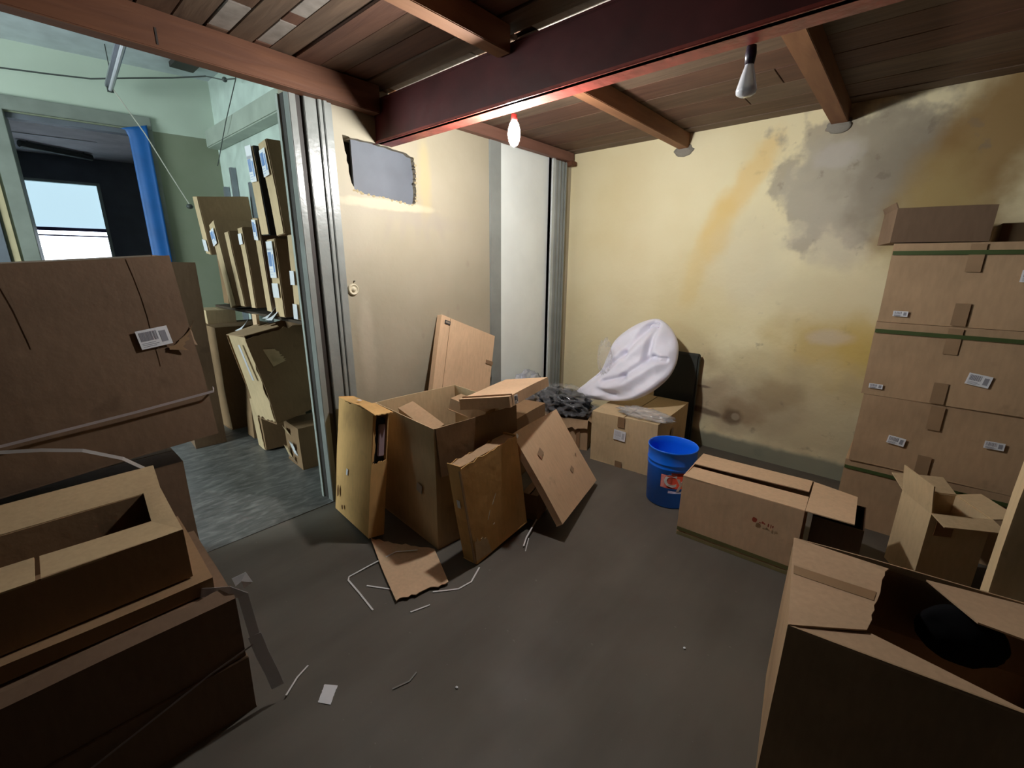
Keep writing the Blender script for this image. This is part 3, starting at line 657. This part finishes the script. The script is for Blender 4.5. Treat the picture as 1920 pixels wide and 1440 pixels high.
o=crumple('silver_bag',plain('silver_plastic',(.50,.53,.60),.2,metal=.3,vary=.3,vscale=12),(-2.45,2.98,.42),(.085,.18,.14),5,.6,2.6,4); tag(o,'crumpled silvery plastic bag on the floor in front of the white wall panel','bag')
carton('cardboard_box','half hidden carton under the silvery plastic bag at the white panel',(-2.43,3.0,0),(0,0,88),(.36,.20,.28),CBD,top='closed',seed=84)
# white cloth-like bag draped over a bulky thing
def draped():
    bm=bmesh.new()
    out=[(-1.487,1.078),(-1.368,1.02),(-1.274,.92),(-1.235,.80),(-1.247,.69),(-1.302,.60),(-1.382,.525),(-1.483,.47),(-1.632,.435),(-1.812,.42),(-1.985,.437),(-1.921,.53),(-1.83,.64),(-1.815,.75),(-1.80,.873),(-1.72,.975),(-1.606,1.05)]
    cx,cz=-1.53,.74; n=len(out); NT=220; NR=60
    def P(t):
        f=t*n; i=int(f)%n; u=f-int(f); p=[out[(i+k)%n] for k in (-1,0,1,2)]
        def cr(k): return .5*((2*p[1][k])+(-p[0][k]+p[2][k])*u+(2*p[0][k]-5*p[1][k]+4*p[2][k]-p[3][k])*u*u+(-p[0][k]+3*p[1][k]-3*p[2][k]+p[3][k])*u**3)
        return cr(0),cr(1)
    # creases: polyline valleys (x,z)->(x,z), depth, width
    CR=[((-1.49,1.07),(-1.64,.80),.060,.034),((-1.64,.80),(-1.84,.60),.050,.030),((-1.46,1.04),(-1.45,.78),.045,.022),
        ((-1.40,.80),(-1.58,.64),.050,.030),((-1.58,.64),(-1.74,.58),.045,.028),((-1.30,.80),(-1.40,.80),.030,.016),((-1.62,.50),(-1.76,.51),.035,.030)]
    def fold(x,z):
        p=Vector((x,z)); f=0
        w_=noise.noise(Vector((x*4,z*4,3)))*.04
        for a_,b2,d_,wd in CR:
            A=Vector(a_); B2=Vector(b2); AB=B2-A; t=max(0,min(1,(p-A).dot(AB)/AB.length_squared)); q=(p-(A+AB*t)).length+w_*.3
            f-=d_*math.exp(-(q/wd)**2)
        ay=-(x+2.0)*.62+(z-.45)*.78
        return f+.016*math.sin(ay*34+noise.noise(Vector((x*2,z*2,7)))*3)+.012*noise.noise(Vector((x*6,z*6,1)))+.003*noise.noise(Vector((x*22,z*22,1)))
    for side in (-1,1):
        rows=[]
        for i in range(NR+1):
            rr=(i/NR)**.8; row=[]
            for k in range(NT):
                ox,oz=P(k/NT); x=cx+(ox-cx)*rr; z=cz+(oz-cz)*rr
                dep=(.13 if side<0 else .10)*math.sqrt(max(0,1-rr*rr))
                y=3.10+.62*(z-.42)+side*dep+(side*fold(x,z))*min(1,(1-rr)*7)
                if i: row.append(bm.verts.new((x,y,max(z,.417))))
            if i==0: rows.append(bm.verts.new((cx,3.10+.62*(cz-.42)+side*((.13 if side<0 else .10)+fold(cx,cz)),cz)))
            else: rows.append(row)
        for k in range(NT): bm.faces.new((rows[0],rows[1][k],rows[1][(k+1)%NT]))
        for A,B in zip(rows[1:],rows[2:]):
            for k in range(NT): bm.faces.new((A[k],B[k],B[(k+1)%NT],A[(k+1)%NT]))
    bmesh.ops.remove_doubles(bm,verts=bm.verts,dist=.0008)
    return bm
wb=bmobj('white_bag',draped(),plain('white_woven_plastic',(.74,.73,.84),.5,bump=.15,bscale=40,vary=.05),None,True)
tag(wb,'big white bag draped in folds over something on top of the large labelled carton','bag')
pf=crumple('clear_plastic_film',BAGC,(-1.30,2.99,.43),(.20,.085,.035),17,.6,3,4,flat=.412); tag(pf,'crumpled clear plastic film lying on the front edge of the large labelled carton','film')
cl=crumple('clear_film',BAGD,(-1.76,3.15,.78),(.06,.035,.14),27,.5,3,4,parent=wb)

# ================================================================= BUCKET
def text_on_cylinder(txt,size,mat,parent,R0,theta0,z0,name='lettering',th=.0015):
    cu=bpy.data.curves.new('t','FONT'); cu.body=txt; cu.size=size; cu.extrude=th/2; cu.resolution_u=3; cu.offset=size*.02
    to=bpy.data.objects.new('t',cu); COL.objects.link(to); dg=bpy.context.evaluated_depsgraph_get()
    me=bpy.data.meshes.new_from_object(to.evaluated_get(dg)); bpy.data.objects.remove(to)
    for v in me.vertices:
        th_=theta0+v.co.x/R0; rr=R0+.002+v.co.z; z=z0+v.co.y; v.co=(rr*math.cos(th_),rr*math.sin(th_),z)
    me.name=name; return link(name,me,mat,parent)
bu=thing('plastic_bucket','open blue plastic bucket with a red label standing by the yellow wall','bucket',(-.955,2.67,0))
def rad(z): return .138+.013*z/.37
bm=bmesh.new(); lathe(bm,[(0,0),(.130,0),(.138,.006),(rad(.26),.26),(.150,.265),(.150,.272),(.148,.275),(.149,.292),(.152,.295),(.152,.301),(.150,.304),(.151,.372),(.154,.376),(.155,.384),(.152,.388),(.148,.384),(.145,.34),(.132,.012),(0,.010)],56); bmobj('shell',bm,BUCKET,bu,True)
def arcplate(name,t0,t1,z0,z1,R_,mat,parent,th=.001):
    bm=bmesh.new(); n=14; g=[[bm.verts.new((R_(z)*math.cos(t)+0,R_(z)*math.sin(t),z)) for z in (z0,z1)] for t in [t0+(t1-t0)*k/n for k in range(n+1)]]
    for A,B in zip(g,g[1:]): bm.faces.new((A[0],B[0],B[1],A[1]))
    r=bmesh.ops.solidify(bm,geom=bm.faces[:],thickness=-th); return bmobj(name,bm,mat,parent,True)
t0=math.atan2(-2.66,.935)-.36
lab=arcplate('label',t0,t0+1.45,.145,.235,lambda z:rad(z)+.0015,plain('orange_red_label',(.62,.07,.03),.4,vary=.05),bu)
arcplate('label_top',t0+.42,t0+.95,.234,.255,lambda z:rad(z)+.0015,plain('orange_red_label2',(.55,.06,.03),.4,vary=.05),bu)
text_on_cylinder('Cy',.115,WHITE,lab,rad(.19)+.001,t0+.12,.160)
arcplate('small_print',t0+.35,t0+1.1,.112,.128,lambda z:rad(z)+.001,plain('pale_print',(.45,.45,.6),.5,vary=0),bu)

# ================================================================= LONG BOX
lbx=carton('cardboard_box','long carton with its right end flap sticking out, beside the blue bucket',(-.477,2.521,0),(0,0,2.4),(.579,.384,.369),CBP,top='open',seed=91,amp=.004,open_end='+x')
ld=(.579,.384,.369)
for q,nm in ((((-.288,-.190,.370),(.288,-.190,.370),(.288,-.010,.362),(-.288,-.022,.362)),'flap'),(((-.288,.004,.372),(.284,.022,.378),(.284,.190,.370),(-.288,.190,.370)),'flap')):
    bm=bmesh.new(); panel(bm,q,TH,(0,0,1),6,.003,92); bmobj(nm,bm,CBP,lbx)
bm=bmesh.new(); panel(bm,((.290,-.190,.369),(.480,-.185,.372),(.480,.125,.374),(.290,.185,.370)),TH,(0,0,1),6,.004,93); bmobj('end_flap',bm,CBP,lbx)
bm=bmesh.new(); panel(bm,((.286,-.188,.004),(.286,.188,.004),(.25,.188,.12),(.25,-.188,.12)),TH,(1,0,0),4,.003,94); bmobj('flap',bm,CBD,lbx)
plate('olive_tape',lbx,ld,'-y',.5,.11,.572,.022,OLIVE,out=.006)
plate('olive_tape',lbx,ld,'-y',.5,.03,.572,.020,plain('olive_light',(.26,.22,.10),.6),out=.006)
bm=bmesh.new()
for u,v,w_,h_ in ((.655,.66,.022,.026),(.70,.64,.012,.006),(.72,.655,.010,.012),(.735,.645,.008,.008),(.765,.64,.006,.02),(.785,.635,.004,.022),(.80,.64,.006,.012)):
    c=facept(ld,'-y',u,v,.0062); vs=[bm.verts.new(c+Vector((a*w_/2,0,b*h_/2))) for a,b in ((-1,-.6),(-.4,-1),(.6,-1),(1,-.3),(1,.6),(.3,1),(-.7,1),(-1,.4))]; bm.faces.new(vs)
o=bmobj('red_print',bm,REDINK,lbx); o['kind']='stuff'
tag(boxo('white_block',-.235,-.19,2.40,2.47,.005,.33,WHITE),'pale packing block just inside the open end of the long carton','packing')

dk=carton('cardboard_box','low dark carton added as shade under the sticking-out end flap of the long carton',(-.055,2.53,0),(0,0,2),(.20,.27,.33),cardboard('cardboard_shadow_brown',(.10,.06,.035)),top='open',seed=96)  # added carton, coloured very dark to stand for shade under the flap
# ================================================================= RIGHT STACK
def stackbox(label,loc,rz,dim,seed,stickers,green=True,tapex=.46):
    t=carton('stacked_carton',label,loc,(0,0,rz),dim,CB,top='sealed',seed=seed,amp=.004,group='cartons stacked against the yellow wall at the right')
    if green: plate('green_tape',t,dim,'-y',.5,.885,dim[0]-.004,.020,GREEN,out=.0075)
    plate('tape',t,dim,'-y',tapex,.82,.055,.13,TAPES,out=.0065,th=.0008); plate('tape',t,dim,'-y',tapex,.15,.055,.11,TAPES,out=.0065,th=.0008)
    for u,v,w_,h_,rr in stickers: plate('shipping_label',t,dim,'-y',u,v,w_,h_,WHITE,rot=rr,out=.009,bars=GREYINK)
    return t
dm=(.68,.48,.403)
stackbox('bottom carton of the right stack, mostly hidden on the floor',(.245,3.36,0),-.5,dm,101,[],tapex=.5)
stackbox('second carton from the floor in the right stack, two labels near its top',(.255,3.355,.405),.6,dm,102,[(.27,.42,.075,.045,-6),(.80,.60,.07,.038,0)],False)
stackbox('third carton up in the right stack with a green strip along its top',(.245,3.35,.81),0,dm,103,[(.085,.13,.06,.026,0),(.645,.38,.085,.058,-8)])
stackbox('highest full carton of the right stack, green strip under its lid',(.247,3.355,1.215),-.3,dm,104,[(.13,.12,.06,.028,0),(.76,.62,.085,.055,0)])
tp=carton('small_carton','low carton set askew on top of the right stack',(.037,3.30,1.624),(0,0,12),(.37,.32,.165),CBR,top='closed',seed=105,amp=.005,flaps=[('-x',25,.03)])
carton('small_carton','dark low carton behind at the right end of the stack top',(.44,3.42,1.624),(0,0,0),(.30,.28,.085),CBD,top='closed',seed=106)
# small open box in front of stack
sb=carton('cardboard_box','upright carton with splayed top flaps in front of the right stack',(.318,2.80,0),(0,0,28),(.23,.23,.40),CBL,top='open',seed=111,amp=.005,flaps=[('-y',100,.09),('+x',80,.10),('+y',70,.12),('-x',8,.14)])
plate('tape',sb,(.23,.23,.40),'-y',.25,.86,.07,.10,plain('dark_orange_tape',(.22,.10,.035),.35),out=.007)
# thin tall carton at right edge
rs=carton('flat_carton','tall flat carton standing upright at the right edge in front of the stack',(.60,2.10,0),(0,0,6),(.42,.07,.97),CBL,top='closed',seed=112,amp=.01)
rs2=carton('flat_carton','tall dark carton standing behind the upright flat one at the right edge',(.82,2.62,0),(0,0,14),(.50,.16,1.02),CBR,top='closed',seed=113,amp=.012)

# ================================================================= FRONT RIGHT OPEN BOX
fb=thing('cardboard_box','big open carton in the bottom right foreground with flaps folded inward','box',(.197,1.455,0),(0,0,8))
L,W,H=.62,.46,.60; x,y=L/2,W/2
bm=bmesh.new()
for q,n in ((((-x,-y,0),(x,-y,0),(x,-y,H),(-x,-y,H)),(0,-1,0)),(((x,-y,0),(x,y,0),(x,y,H),(x,-y,H)),(1,0,0)),(((x,y,0),(-x,y,0),(-x,y,H),(x,y,H)),(0,1,0)),(((-x,y,0),(-x,-y,0),(-x,-y,H),(-x,y,H)),(-1,0,0))):
    panel(bm,q,TH,n,6,.005,121)
panel(bm,((-x,-y,TH),(x,-y,TH),(x,y,TH),(-x,y,TH)),TH,(0,0,1),3,0,121)
bmobj('body',bm,CB,fb)
bm=bmesh.new(); panel(bm,((-x,-y,H+.001),(-.137,-.137,H+.005),(-.062,.185,H+.008),(-x,y-.002,H)),TH,(0,0,1),8,.004,122,jag={1:.03}); f_=bmobj('side_flap',bm,CBM,fb)
bm=bmesh.new(); panel(bm,((-x+.005,.01,H+.0022),(-.115,-.005,H+.0075),(-.105,.04,H+.0080),(-x+.005,.055,H+.0022)),.0006,(0,0,1),8,.004,122); bmobj('tape',bm,TAPE,f_)
bm=bmesh.new(); panel(bm,((-x,-y,H-.002),(.20,-y,H-.002),(.11,-.207,H-.004),(-.14,-.133,H-.004)),TH,(0,0,1),6,.003,123); bmobj('front_flap',bm,CBM,fb)
bm=bmesh.new(); panel(bm,((x,y,H),(x-.28,y-.02,H-.004),(x-.20,y-.16,H-.006),(x,y-.20,H)),TH,(0,0,1),6,.004,124); bmobj('side_flap',bm,CBM,fb)
bm=bmesh.new(); panel(bm,((x,y,H),(-x,y,H),(-x+.02,y-.04,H-.20),(x-.02,y-.04,H-.20)),TH,(0,0,1),5,.004,125); bmobj('back_flap',bm,CBD,fb)
bg=crumple('black_bag',MATT,(.285,1.60,.495),(.095,.05,.085),33,.15,1.5,4,ridge=False); tag(bg,'black shape standing in for a dark hole in the open foreground carton','bag')  # rounded black shape put where the inner wall has a dark hole

# ================================================================= LEFT FOREGROUND STACK
def tray(label,x0,x1,y0,y1,z0,z1,mat,seed,top='open',flaps=(),rz=0,jag=None,amp=.006,rx=0):
    return carton('flat_carton',label,((x0+x1)/2,(y0+y1)/2,z0),(rx,0,90+rz),(y1-y0,x1-x0,z1-z0),mat,top=top,flaps=flaps,seed=seed,jag=jag,amp=amp,group='flat cartons stacked at the bottom left')
# local x = world y, local -y = world +x
A=tray('lowest flat carton of the bottom left stack',-2.0,-1.462,-.42,.318,0,.215,CBR,201,'sealed',rz=-2)
B=tray('second flat carton of the bottom left stack with a split top edge',-2.02,-1.475,-.44,.315,.22,.445,CBR,202,'sealed',[('-y',-60,.05,{2:.3})],rz=-2)
C=tray('third flat carton of the bottom left stack with a torn rim',-2.08,-1.56,-.46,.285,.452,.50,CBD,203,'sealed',[('-y',-88,.035,{2:.5})],rz=-2)
D=tray('open carton on top of the bottom left stack with folded-over flaps',-1.97,-1.60,-.50,.235,.507,.68,CBD,205,'open',rz=-1,amp=.004)
dd=(.735,.37,.173)
bm=bmesh.new(); panel(bm,((-.367,-.185,.176),(.045,-.185,.174),(.045,-.035,.170),(-.367,-.02,.170)),TH,(0,0,1),6,.005,206); bmobj('near_flap',bm,CBT,D)
bm=bmesh.new(); panel(bm,((.055,-.185,.175),(.367,-.185,.173),(.31,-.045,.168),(.055,-.035,.170)),TH,(0,0,1),6,.005,207); bmobj('near_flap',bm,CBT,D)
bm=bmesh.new(); panel(bm,((.367,-.185,.175),(.375,.185,.178),(.325,.185,.180),(.31,-.05,.170)),TH,(0,0,1),6,.005,208); bmobj('side_flap',bm,CBT,D)
bm=bmesh.new(); panel(bm,((.375,.185,.176),(-.367,.185,.176),(-.36,.40,.185),(.39,.38,.200)),TH,(0,0,1),6,.005,209); bmobj('far_flap',bm,CBT,D)
plate('tape_scrap',D,dd,'+x',.85,.85,.05,.03,WHITE,rot=-4,out=.01)
plate('dusty_label',A,(.738,.538,.215),'-y',.2,.9,.2,.03,plain('dim_label',(.25,.24,.25),.6),out=.011)
# clear wrap and strap at the right corner of the stack
def ribo(name,pts,w_,label,mat=STRAP,normal=(0,0,1),cat='strap',t=.0015,parent=None):
    bm=bmesh.new(); ribbon(bm,pts,w_,t,normal); o=bmobj(name,bm,mat,parent)
    return tag(o,label,cat) if not parent else o
FILM2,t_,b_=nt('milky_film'); b_.inputs['Base Color'].default_value=(.62,.60,.62,1); b_.inputs['Roughness'].default_value=.25; b_.inputs['Alpha'].default_value=.6
st=thing('plastic_wrapping','milky plastic wrapping hanging off the right corner of the bottom left stack','wrapping',(-1.455,.33,0))
bm=bmesh.new(); ribbon(bm,[(-.10,-.10,.462),(-.03,-.03,.465),(-.01,.0,.44),(.0,.01,.28)],.03,.0015,(1,-.3,.2)); bmobj('film_strip',bm,FILM2,st)
bm=bmesh.new(); ribbon(bm,[(.0,.01,.28),(.01,.02,.20),(.02,.035,.12),(.03,.045,.05)],.04,.0015,(1,-.4,0)); bmobj('film_strip',bm,FILM2,st)
bm=bmesh.new(); ribbon(bm,[(-.05,-.01,.475),(-.05,.02,.48),(-.05,.03,.44)],.03,.0015,(1,0,.3)); bmobj('film_strip',bm,WHITE,st)
ribo('strap_tail',[(.05,.06,.012),(.0,.12,.004),(-.02,.17,.004)],.006,'',parent=st)
ribo('packing_strap',[(-1.452,-.40,.06),(-1.452,-.1,.15),(-1.450,.2,.23),(-1.452,.33,.25)],.006,'thin strap crossing the front of the lowest carton in the bottom left stack',normal=(1,0,0),mat=plain('dull_strap',(.30,.25,.24),.4))

# ---- big cartons behind the stack, in the doorway
lo=carton('cardboard_box','carton on the floor of the doorway beneath the huge folded carton',(-2.49,-.13,0),(0,0,90),(1.04,.34,.63),CBR,top='closed',seed=211,amp=.006)
E_=carton('large_carton','huge brown carton with a barcode label in the doorway at the left edge',(-2.46,-.135,.69),(0,0,90),(1.34,.38,.79),CBR,top='sealed',seed=212,amp=.010,bulge=.012)
E_.rotation_euler=(0,R(-4.5),R(90))
ed=(1.34,.38,.79)
plate('shipping_label',E_,ed,'-y',.905,.60,.105,.075,WHITE,rot=4,out=.016,bars=GREYINK)
bm=bmesh.new(); panel(bm,((.665,-.19,.42),(.70,-.12,.40),(.665,-.05,.78),(.62,-.17,.79)),TH,(1,0,0),6,.006,213,jag={1:.2}); bmobj('bent_flap',bm,CBR,E_)
bm=bmesh.new(); panel(bm,((.56,-.205,.42),(.665,-.20,.47),(.69,-.20,.52),(.64,-.21,.40)),.003,(0,-1,0),8,.006,214,jag={0:.4,2:.4}); bmobj('torn_flap',bm,CBD,E_)
boxo('fold_line',.545,.547,-.2005,-.1995,.36,.785,CBR,E_)
boxo('fold_line',.20,.202,-.205,-.204,.5,.785,CBR,E_)
ribo('packing_strap',[(-2.248,-.80,.83),(-2.243,-.35,.87),(-2.243,-.10,.885),(-2.243,.25,.915),(-2.245,.535,.945),(-2.30,.55,.95)],.010,'white strap running across the face of the huge carton',normal=(1,0,0),mat=plain('strap_grey',(.42,.36,.36),.35))
ribo('packing_strap',[(-2.235,-.15,.875),(-2.20,-.02,.855),(-2.17,.08,.83),(-2.15,.18,.77),(-2.16,.24,.70)],.012,'loose white strap curving down below the huge carton',normal=(1,0,.2),mat=plain('strap_white',(.6,.58,.58),.35))

# ================================================================= BOXES OF THE ROOM BEYOND
def slab(label,loc,rot,dim,mat,seed,stk=(),side=CBL,top='sealed'):
    t=carton('standing_carton',label,loc,rot,dim,mat,top=top,seed=seed,amp=.006,group='thin cartons standing on the shelf in the left room')
    L,W,H=dim
    bm=bmesh.new(); panel(bm,((-L/2+.002,-W/2-.007,.004),(L/2-.002,-W/2-.007,.004),(L/2-.002,-W/2-.007,H-.004),(-L/2+.002,-W/2-.007,H-.004)),.003,(0,-1,0),8,.006,seed,jag={1:.06}); bmobj('edge_panel',bm,side,t)  # narrow side in lighter cardboard for the window light falling on it
    for v,h,mt in stk: plate('sticker',t,dim,'-y',.5,v,L*.75,h,mt,out=.019,bars=FADEBLUE if mt is WHITE and h>.12 else None)
    return t
slab('widest thin carton standing farthest left in the left room',(-4.862,1.517,1.594),(5.8,6.6,.4),(.134,.40,.487),CBD,301,[(.16,.10,WHITE)])
slab('leaning thin carton with a blue and white sticker in front of the widest one',(-4.421,1.519,1.131),(2,-12.7,-1.1),(.15,.40,.725),CBD,302,[(.83,.13,WHITE)])
slab('thin carton with a torn top edge, third from the left on the shelf',(-4.15,1.512,1.155),(3.2,-3.1,-.7),(.10,.40,.597),CBD,303)
slab('thin carton with a small sticker near its top, fourth from the left on the shelf',(-3.93,1.52,1.150),(.8,-2.4,-.8),(.10,.40,.617),CBD,304,[(.86,.08,WHITE)])
slab('thin carton with a white sticker at its top edge, beside the upright stickered carton',(-3.647,1.534,1.150),(3.1,4.4,-.7),(.10,.40,.673),CBR,305,[(.88,.14,WHITE)])
fslab=slab('black sided slab with a white label, on top of the lower cartons',(-3.49,1.511,1.70),(3.1,.6,2.7),(.12,.40,.566),BLACK,306,[(.93,.08,WHITE),(.75,.16,WHITE)],CBL)
slab('tall brown carton with a round white sticker, highest by the door frame',(-3.231,1.513,1.69),(2.5,-4.4,-.9),(.127,.40,.573),CBD,307,[(.78,.16,WHITE)])
slab('upright carton with a blue logo sticker below the black sided slab',(-3.368,1.50,1.125),(.2,-1.1,1),(.133,.40,.533),CBD,308,[(.92,.06,WHITE),(.70,.2,WHITE),(.35,.10,WHITE)])
slab('narrow upright carton with two stickers next to the door frame',(-3.05,1.487,1.125),(-1.3,.3,-1.6),(.091,.40,.55),CBD,309,[(.5,.09,WHITE),(.1,.1,WHITE)])
carton('cardboard_box','carton hidden behind the leaning cartons under the widest one',(-4.93,1.56,1.12),(0,0,0),(.14,.30,.45),CBD,top='closed',seed=310)
sp=thing('shelf_plank','wooden shelf plank carrying the thin standing cartons','shelf',(-3.98,1.50,1.085))
boxo('plank',-1.05,1.05,-.16,.24,0,.02,plain('dark_shelf_wood',(.06,.04,.025),.8),sp)
for q in (-.98,.0,.98): boxo('bracket',q-.015,q+.015,.0,.245,-.03,0,FIX,sp)
pc=carton('cardboard_strip','pale cardboard strip standing upright between the shelf and the torn carton',(-3.72,1.245,.90),(0,0,0),(.085,.02,.22),CBP,top='sealed',seed=311)
for i,(x_,y_,z_) in enumerate(((-3.62,1.30,1.12),(-3.45,1.28,1.12),(-4.1,1.26,.985))):
    bm=bmesh.new(); panel(bm,((-.07,-.04,0),(.07,-.05,.01),(.03,.04,.09),(-.05,.03,.03)),.002,(0,-1,.3),6,.02,320+i)
    o=bmobj('paper_scrap',bm,WHITE); o.location=(x_,y_,z_-.03); tag(o,['crumpled white paper below the fourth standing carton','white paper triangle at the foot of the blue logo carton','small white paper on the low cartons at the back'][i],'paper')
# torn big carton and its neighbours below
tj=thing('torn_carton','big battered open carton with a torn pale edge in the left room','box',(-3.42,1.32,.40),(9.8,-1.7,4.3))
L,W,H=.30,.42,.66; x,y=L/2,W/2
bm=bmesh.new()
panel(bm,((-x,-y,0),(x,-y,0),(x,-y,H),(-x,-y,H)),TH,(0,-1,0),10,.015,331,jag={1:.12,0:.05}); bmobj('edge_panel',bm,CBL,tj)
bm=bmesh.new(); panel(bm,((x,-y,0),(x,y,0),(x,y,H),(x,-y,H)),TH,(1,0,0),8,.02,332,jag={2:.04}); panel(bm,((-x,y,0),(-x,-y,0),(-x,-y,H),(-x,y,H)),TH,(-1,0,0),6,.015,332)
panel(bm,((x,y,0),(-x,y,0),(-x,y,H),(x,y,H)),TH,(0,1,0),6,.015,332); panel(bm,((-x,-y,.005),(x,-y,.005),(x,y,.005),(-x,y,.005)),TH,(0,0,1),3,.0,332); bmobj('body',bm,CBD,tj)
bm=bmesh.new(); panel(bm,((x+.012,-y+.10,H*.62),(x+.03,-y+.20,H*.66),(x+.05,-y+.16,H*.80),(x+.012,-y+.07,H*.82)),.003,(1,0,0),8,.02,333,jag={1:.3}); bmobj('torn_scrap',bm,CBL,tj)
plate('tape',tj,(L,W,H),'-y',.72,.72,.03,.26,plain('shiny_clear_tape',(.6,.6,.65),.2),rot=6,out=.022)
bm=bmesh.new(); panel(bm,((-x,-y,H),(x,-y,H+.01),(x+.02,-y+.30,H+.02),(-x,-y+.25,H+.02)),TH,(0,0,1),8,.015,334,jag={2:.3}); bmobj('lid_flap',bm,CB,tj)
carton('cardboard_box','dark tall carton left of the torn one in the left room',(-4.12,1.42,0),(-4,-3,-6),(.20,.42,.90),CBD,top='closed',seed=341,amp=.02)
lc=carton('cardboard_box','low carton with a pale narrow side leaning below the torn one',(-3.80,1.36,.0),(0,-9,-6),(.22,.34,.43),CBD,top='closed',seed=342,amp=.012)
bm=bmesh.new(); panel(bm,((-.11,-.178,.0),(.10,-.178,.0),(.04,-.178,.42),(-.11,-.178,.42)),.004,(0,-1,0),8,.01,343,jag={1:.15}); bmobj('edge_panel',bm,CBL,lc)
mb=carton('cardboard_box','lowest carton by the door frame with a shredded white end',(-3.30,1.42,0),(0,0,-3),(.30,.36,.33),CBD,top='closed',seed=344,amp=.008)
for i,(u,v,w_,h_) in enumerate(((.3,.75,.10,.10),(.6,.45,.09,.14),(.25,.3,.07,.12),(.55,.15,.06,.08))):
    bm=bmesh.new(); c=facept((.30,.36,.33),'-y',u,v,.02); panel(bm,[c+Vector((a*w_/2,-.02*b,b*h_/2)) for a,b in ((-1,-1),(1,-1),(1,1),(-1,1))],.003,(0,-1,0),7,.02,350+i,jag={0:.3,1:.3,2:.3}); bmobj('shredded_piece',bm,[CBL,WHITE,CBL,WHITE][i],mb)
carton('cardboard_box','brown carton with a small white label behind the dark tall one',(-4.70,1.38,0),(0,0,2),(.44,.46,.95),CBD,top='closed',seed=361,amp=.01,tape=None)
carton('cardboard_box','yellowish carton on top of the far brown cartons in the left room',(-4.95,1.30,.955),(0,0,3),(.36,.24,.12),CBL,top='closed',seed=362,amp=.01)
carton('cardboard_box','tall narrow brown carton right behind the huge carton, under the blue curtain',(-4.35,.93,0),(0,0,-4),(.30,.22,1.50),CBR,top='closed',seed=363,amp=.012)

# ================================================================= FLOOR LITTER
def flatpoly(name,pts,mat,label,cat,th=.004,z=.004,curl=.01,seed=1):
    bm=bmesh.new(); a=[(x,y,z) for x,y in pts]; panel(bm,a,th,(0,0,1),10,curl,seed,jag={1:.05,3:.05}); return tag(bmobj(name,bm,mat),label,cat)
sc1=flatpoly('cardboard_scrap',[(-2.02,1.10),(-1.49,.91),(-1.41,1.15),(-1.68,1.28)],CBP,'torn flat piece of cardboard on the floor in front of the heap','cardboard',z=.013,curl=.008,seed=5)
ribo('packing_strap',[(-1.72,1.20,.022),(-1.80,1.12,.016),(-1.815,.98,.008),(-1.82,.86,.004),(-1.80,.845,.004),(-1.68,.835,.004),(-1.54,.82,.003)],.008,'white strap bent into a corner on the floor left of the cardboard scrap')
ribo('packing_strap',[(-1.70,.885,.003),(-1.60,.945,.003),(-1.56,.975,.003)],.008,'short white strap end poking from under the left of the cardboard scrap')
ribo('packing_strap',[(-1.43,1.07,.004),(-1.39,1.12,.003),(-1.355,1.165,.003),(-1.345,1.24,.003),(-1.39,1.34,.004)],.008,'curved white strap right of the cardboard scrap')
ribo('packing_strap',[(-1.405,.925,.003),(-1.375,1.01,.003)],.007,'tiny loose strip of white strap in front of the cardboard scrap')
ribo('packing_strap',[(-1.33,1.62,.01),(-1.36,1.68,.02),(-1.42,1.85,.03)],.008,'white strap on the floor beneath the slanting carton')
ribo('packing_strap',[(-1.30,1.60,.003),(-1.36,1.70,.004)],.005,'thin white strip crossing the strap near the slanting carton')
pl=flatpoly('paper_label',[(-1.305,.455),(-1.262,.482),(-1.312,.535),(-1.355,.503)],WHITE,'small white paper label lying alone on the foreground floor','label',.0012,.0025,.001,9)
ribo('plastic_sliver',[(-1.15,.66,.003),(-1.13,.72,.003),(-1.14,.76,.004)],.006,'thin dark sliver of plastic on the floor right of the paper label',mat=plain('dull_grey_plastic',(.18,.18,.17),.3),cat='litter')
for i,(x_,y_,l) in enumerate(((-.98,.82,'tiny pale crumb on the middle of the foreground floor'),(-.42,1.55,'tiny white crumb on the floor near the foreground carton'),(-1.07,2.63,'tiny white crumb beside the foot of the blue bucket'))):
    bm=bmesh.new(); v=bmesh.ops.create_icosphere(bm,subdivisions=1,radius=.006)['verts']
    for q in v: q.co.z*=.5
    o=bmobj('floor_crumb',bm,WHITE); o.location=(x_,y_,.003); tag(o,l,'litter')
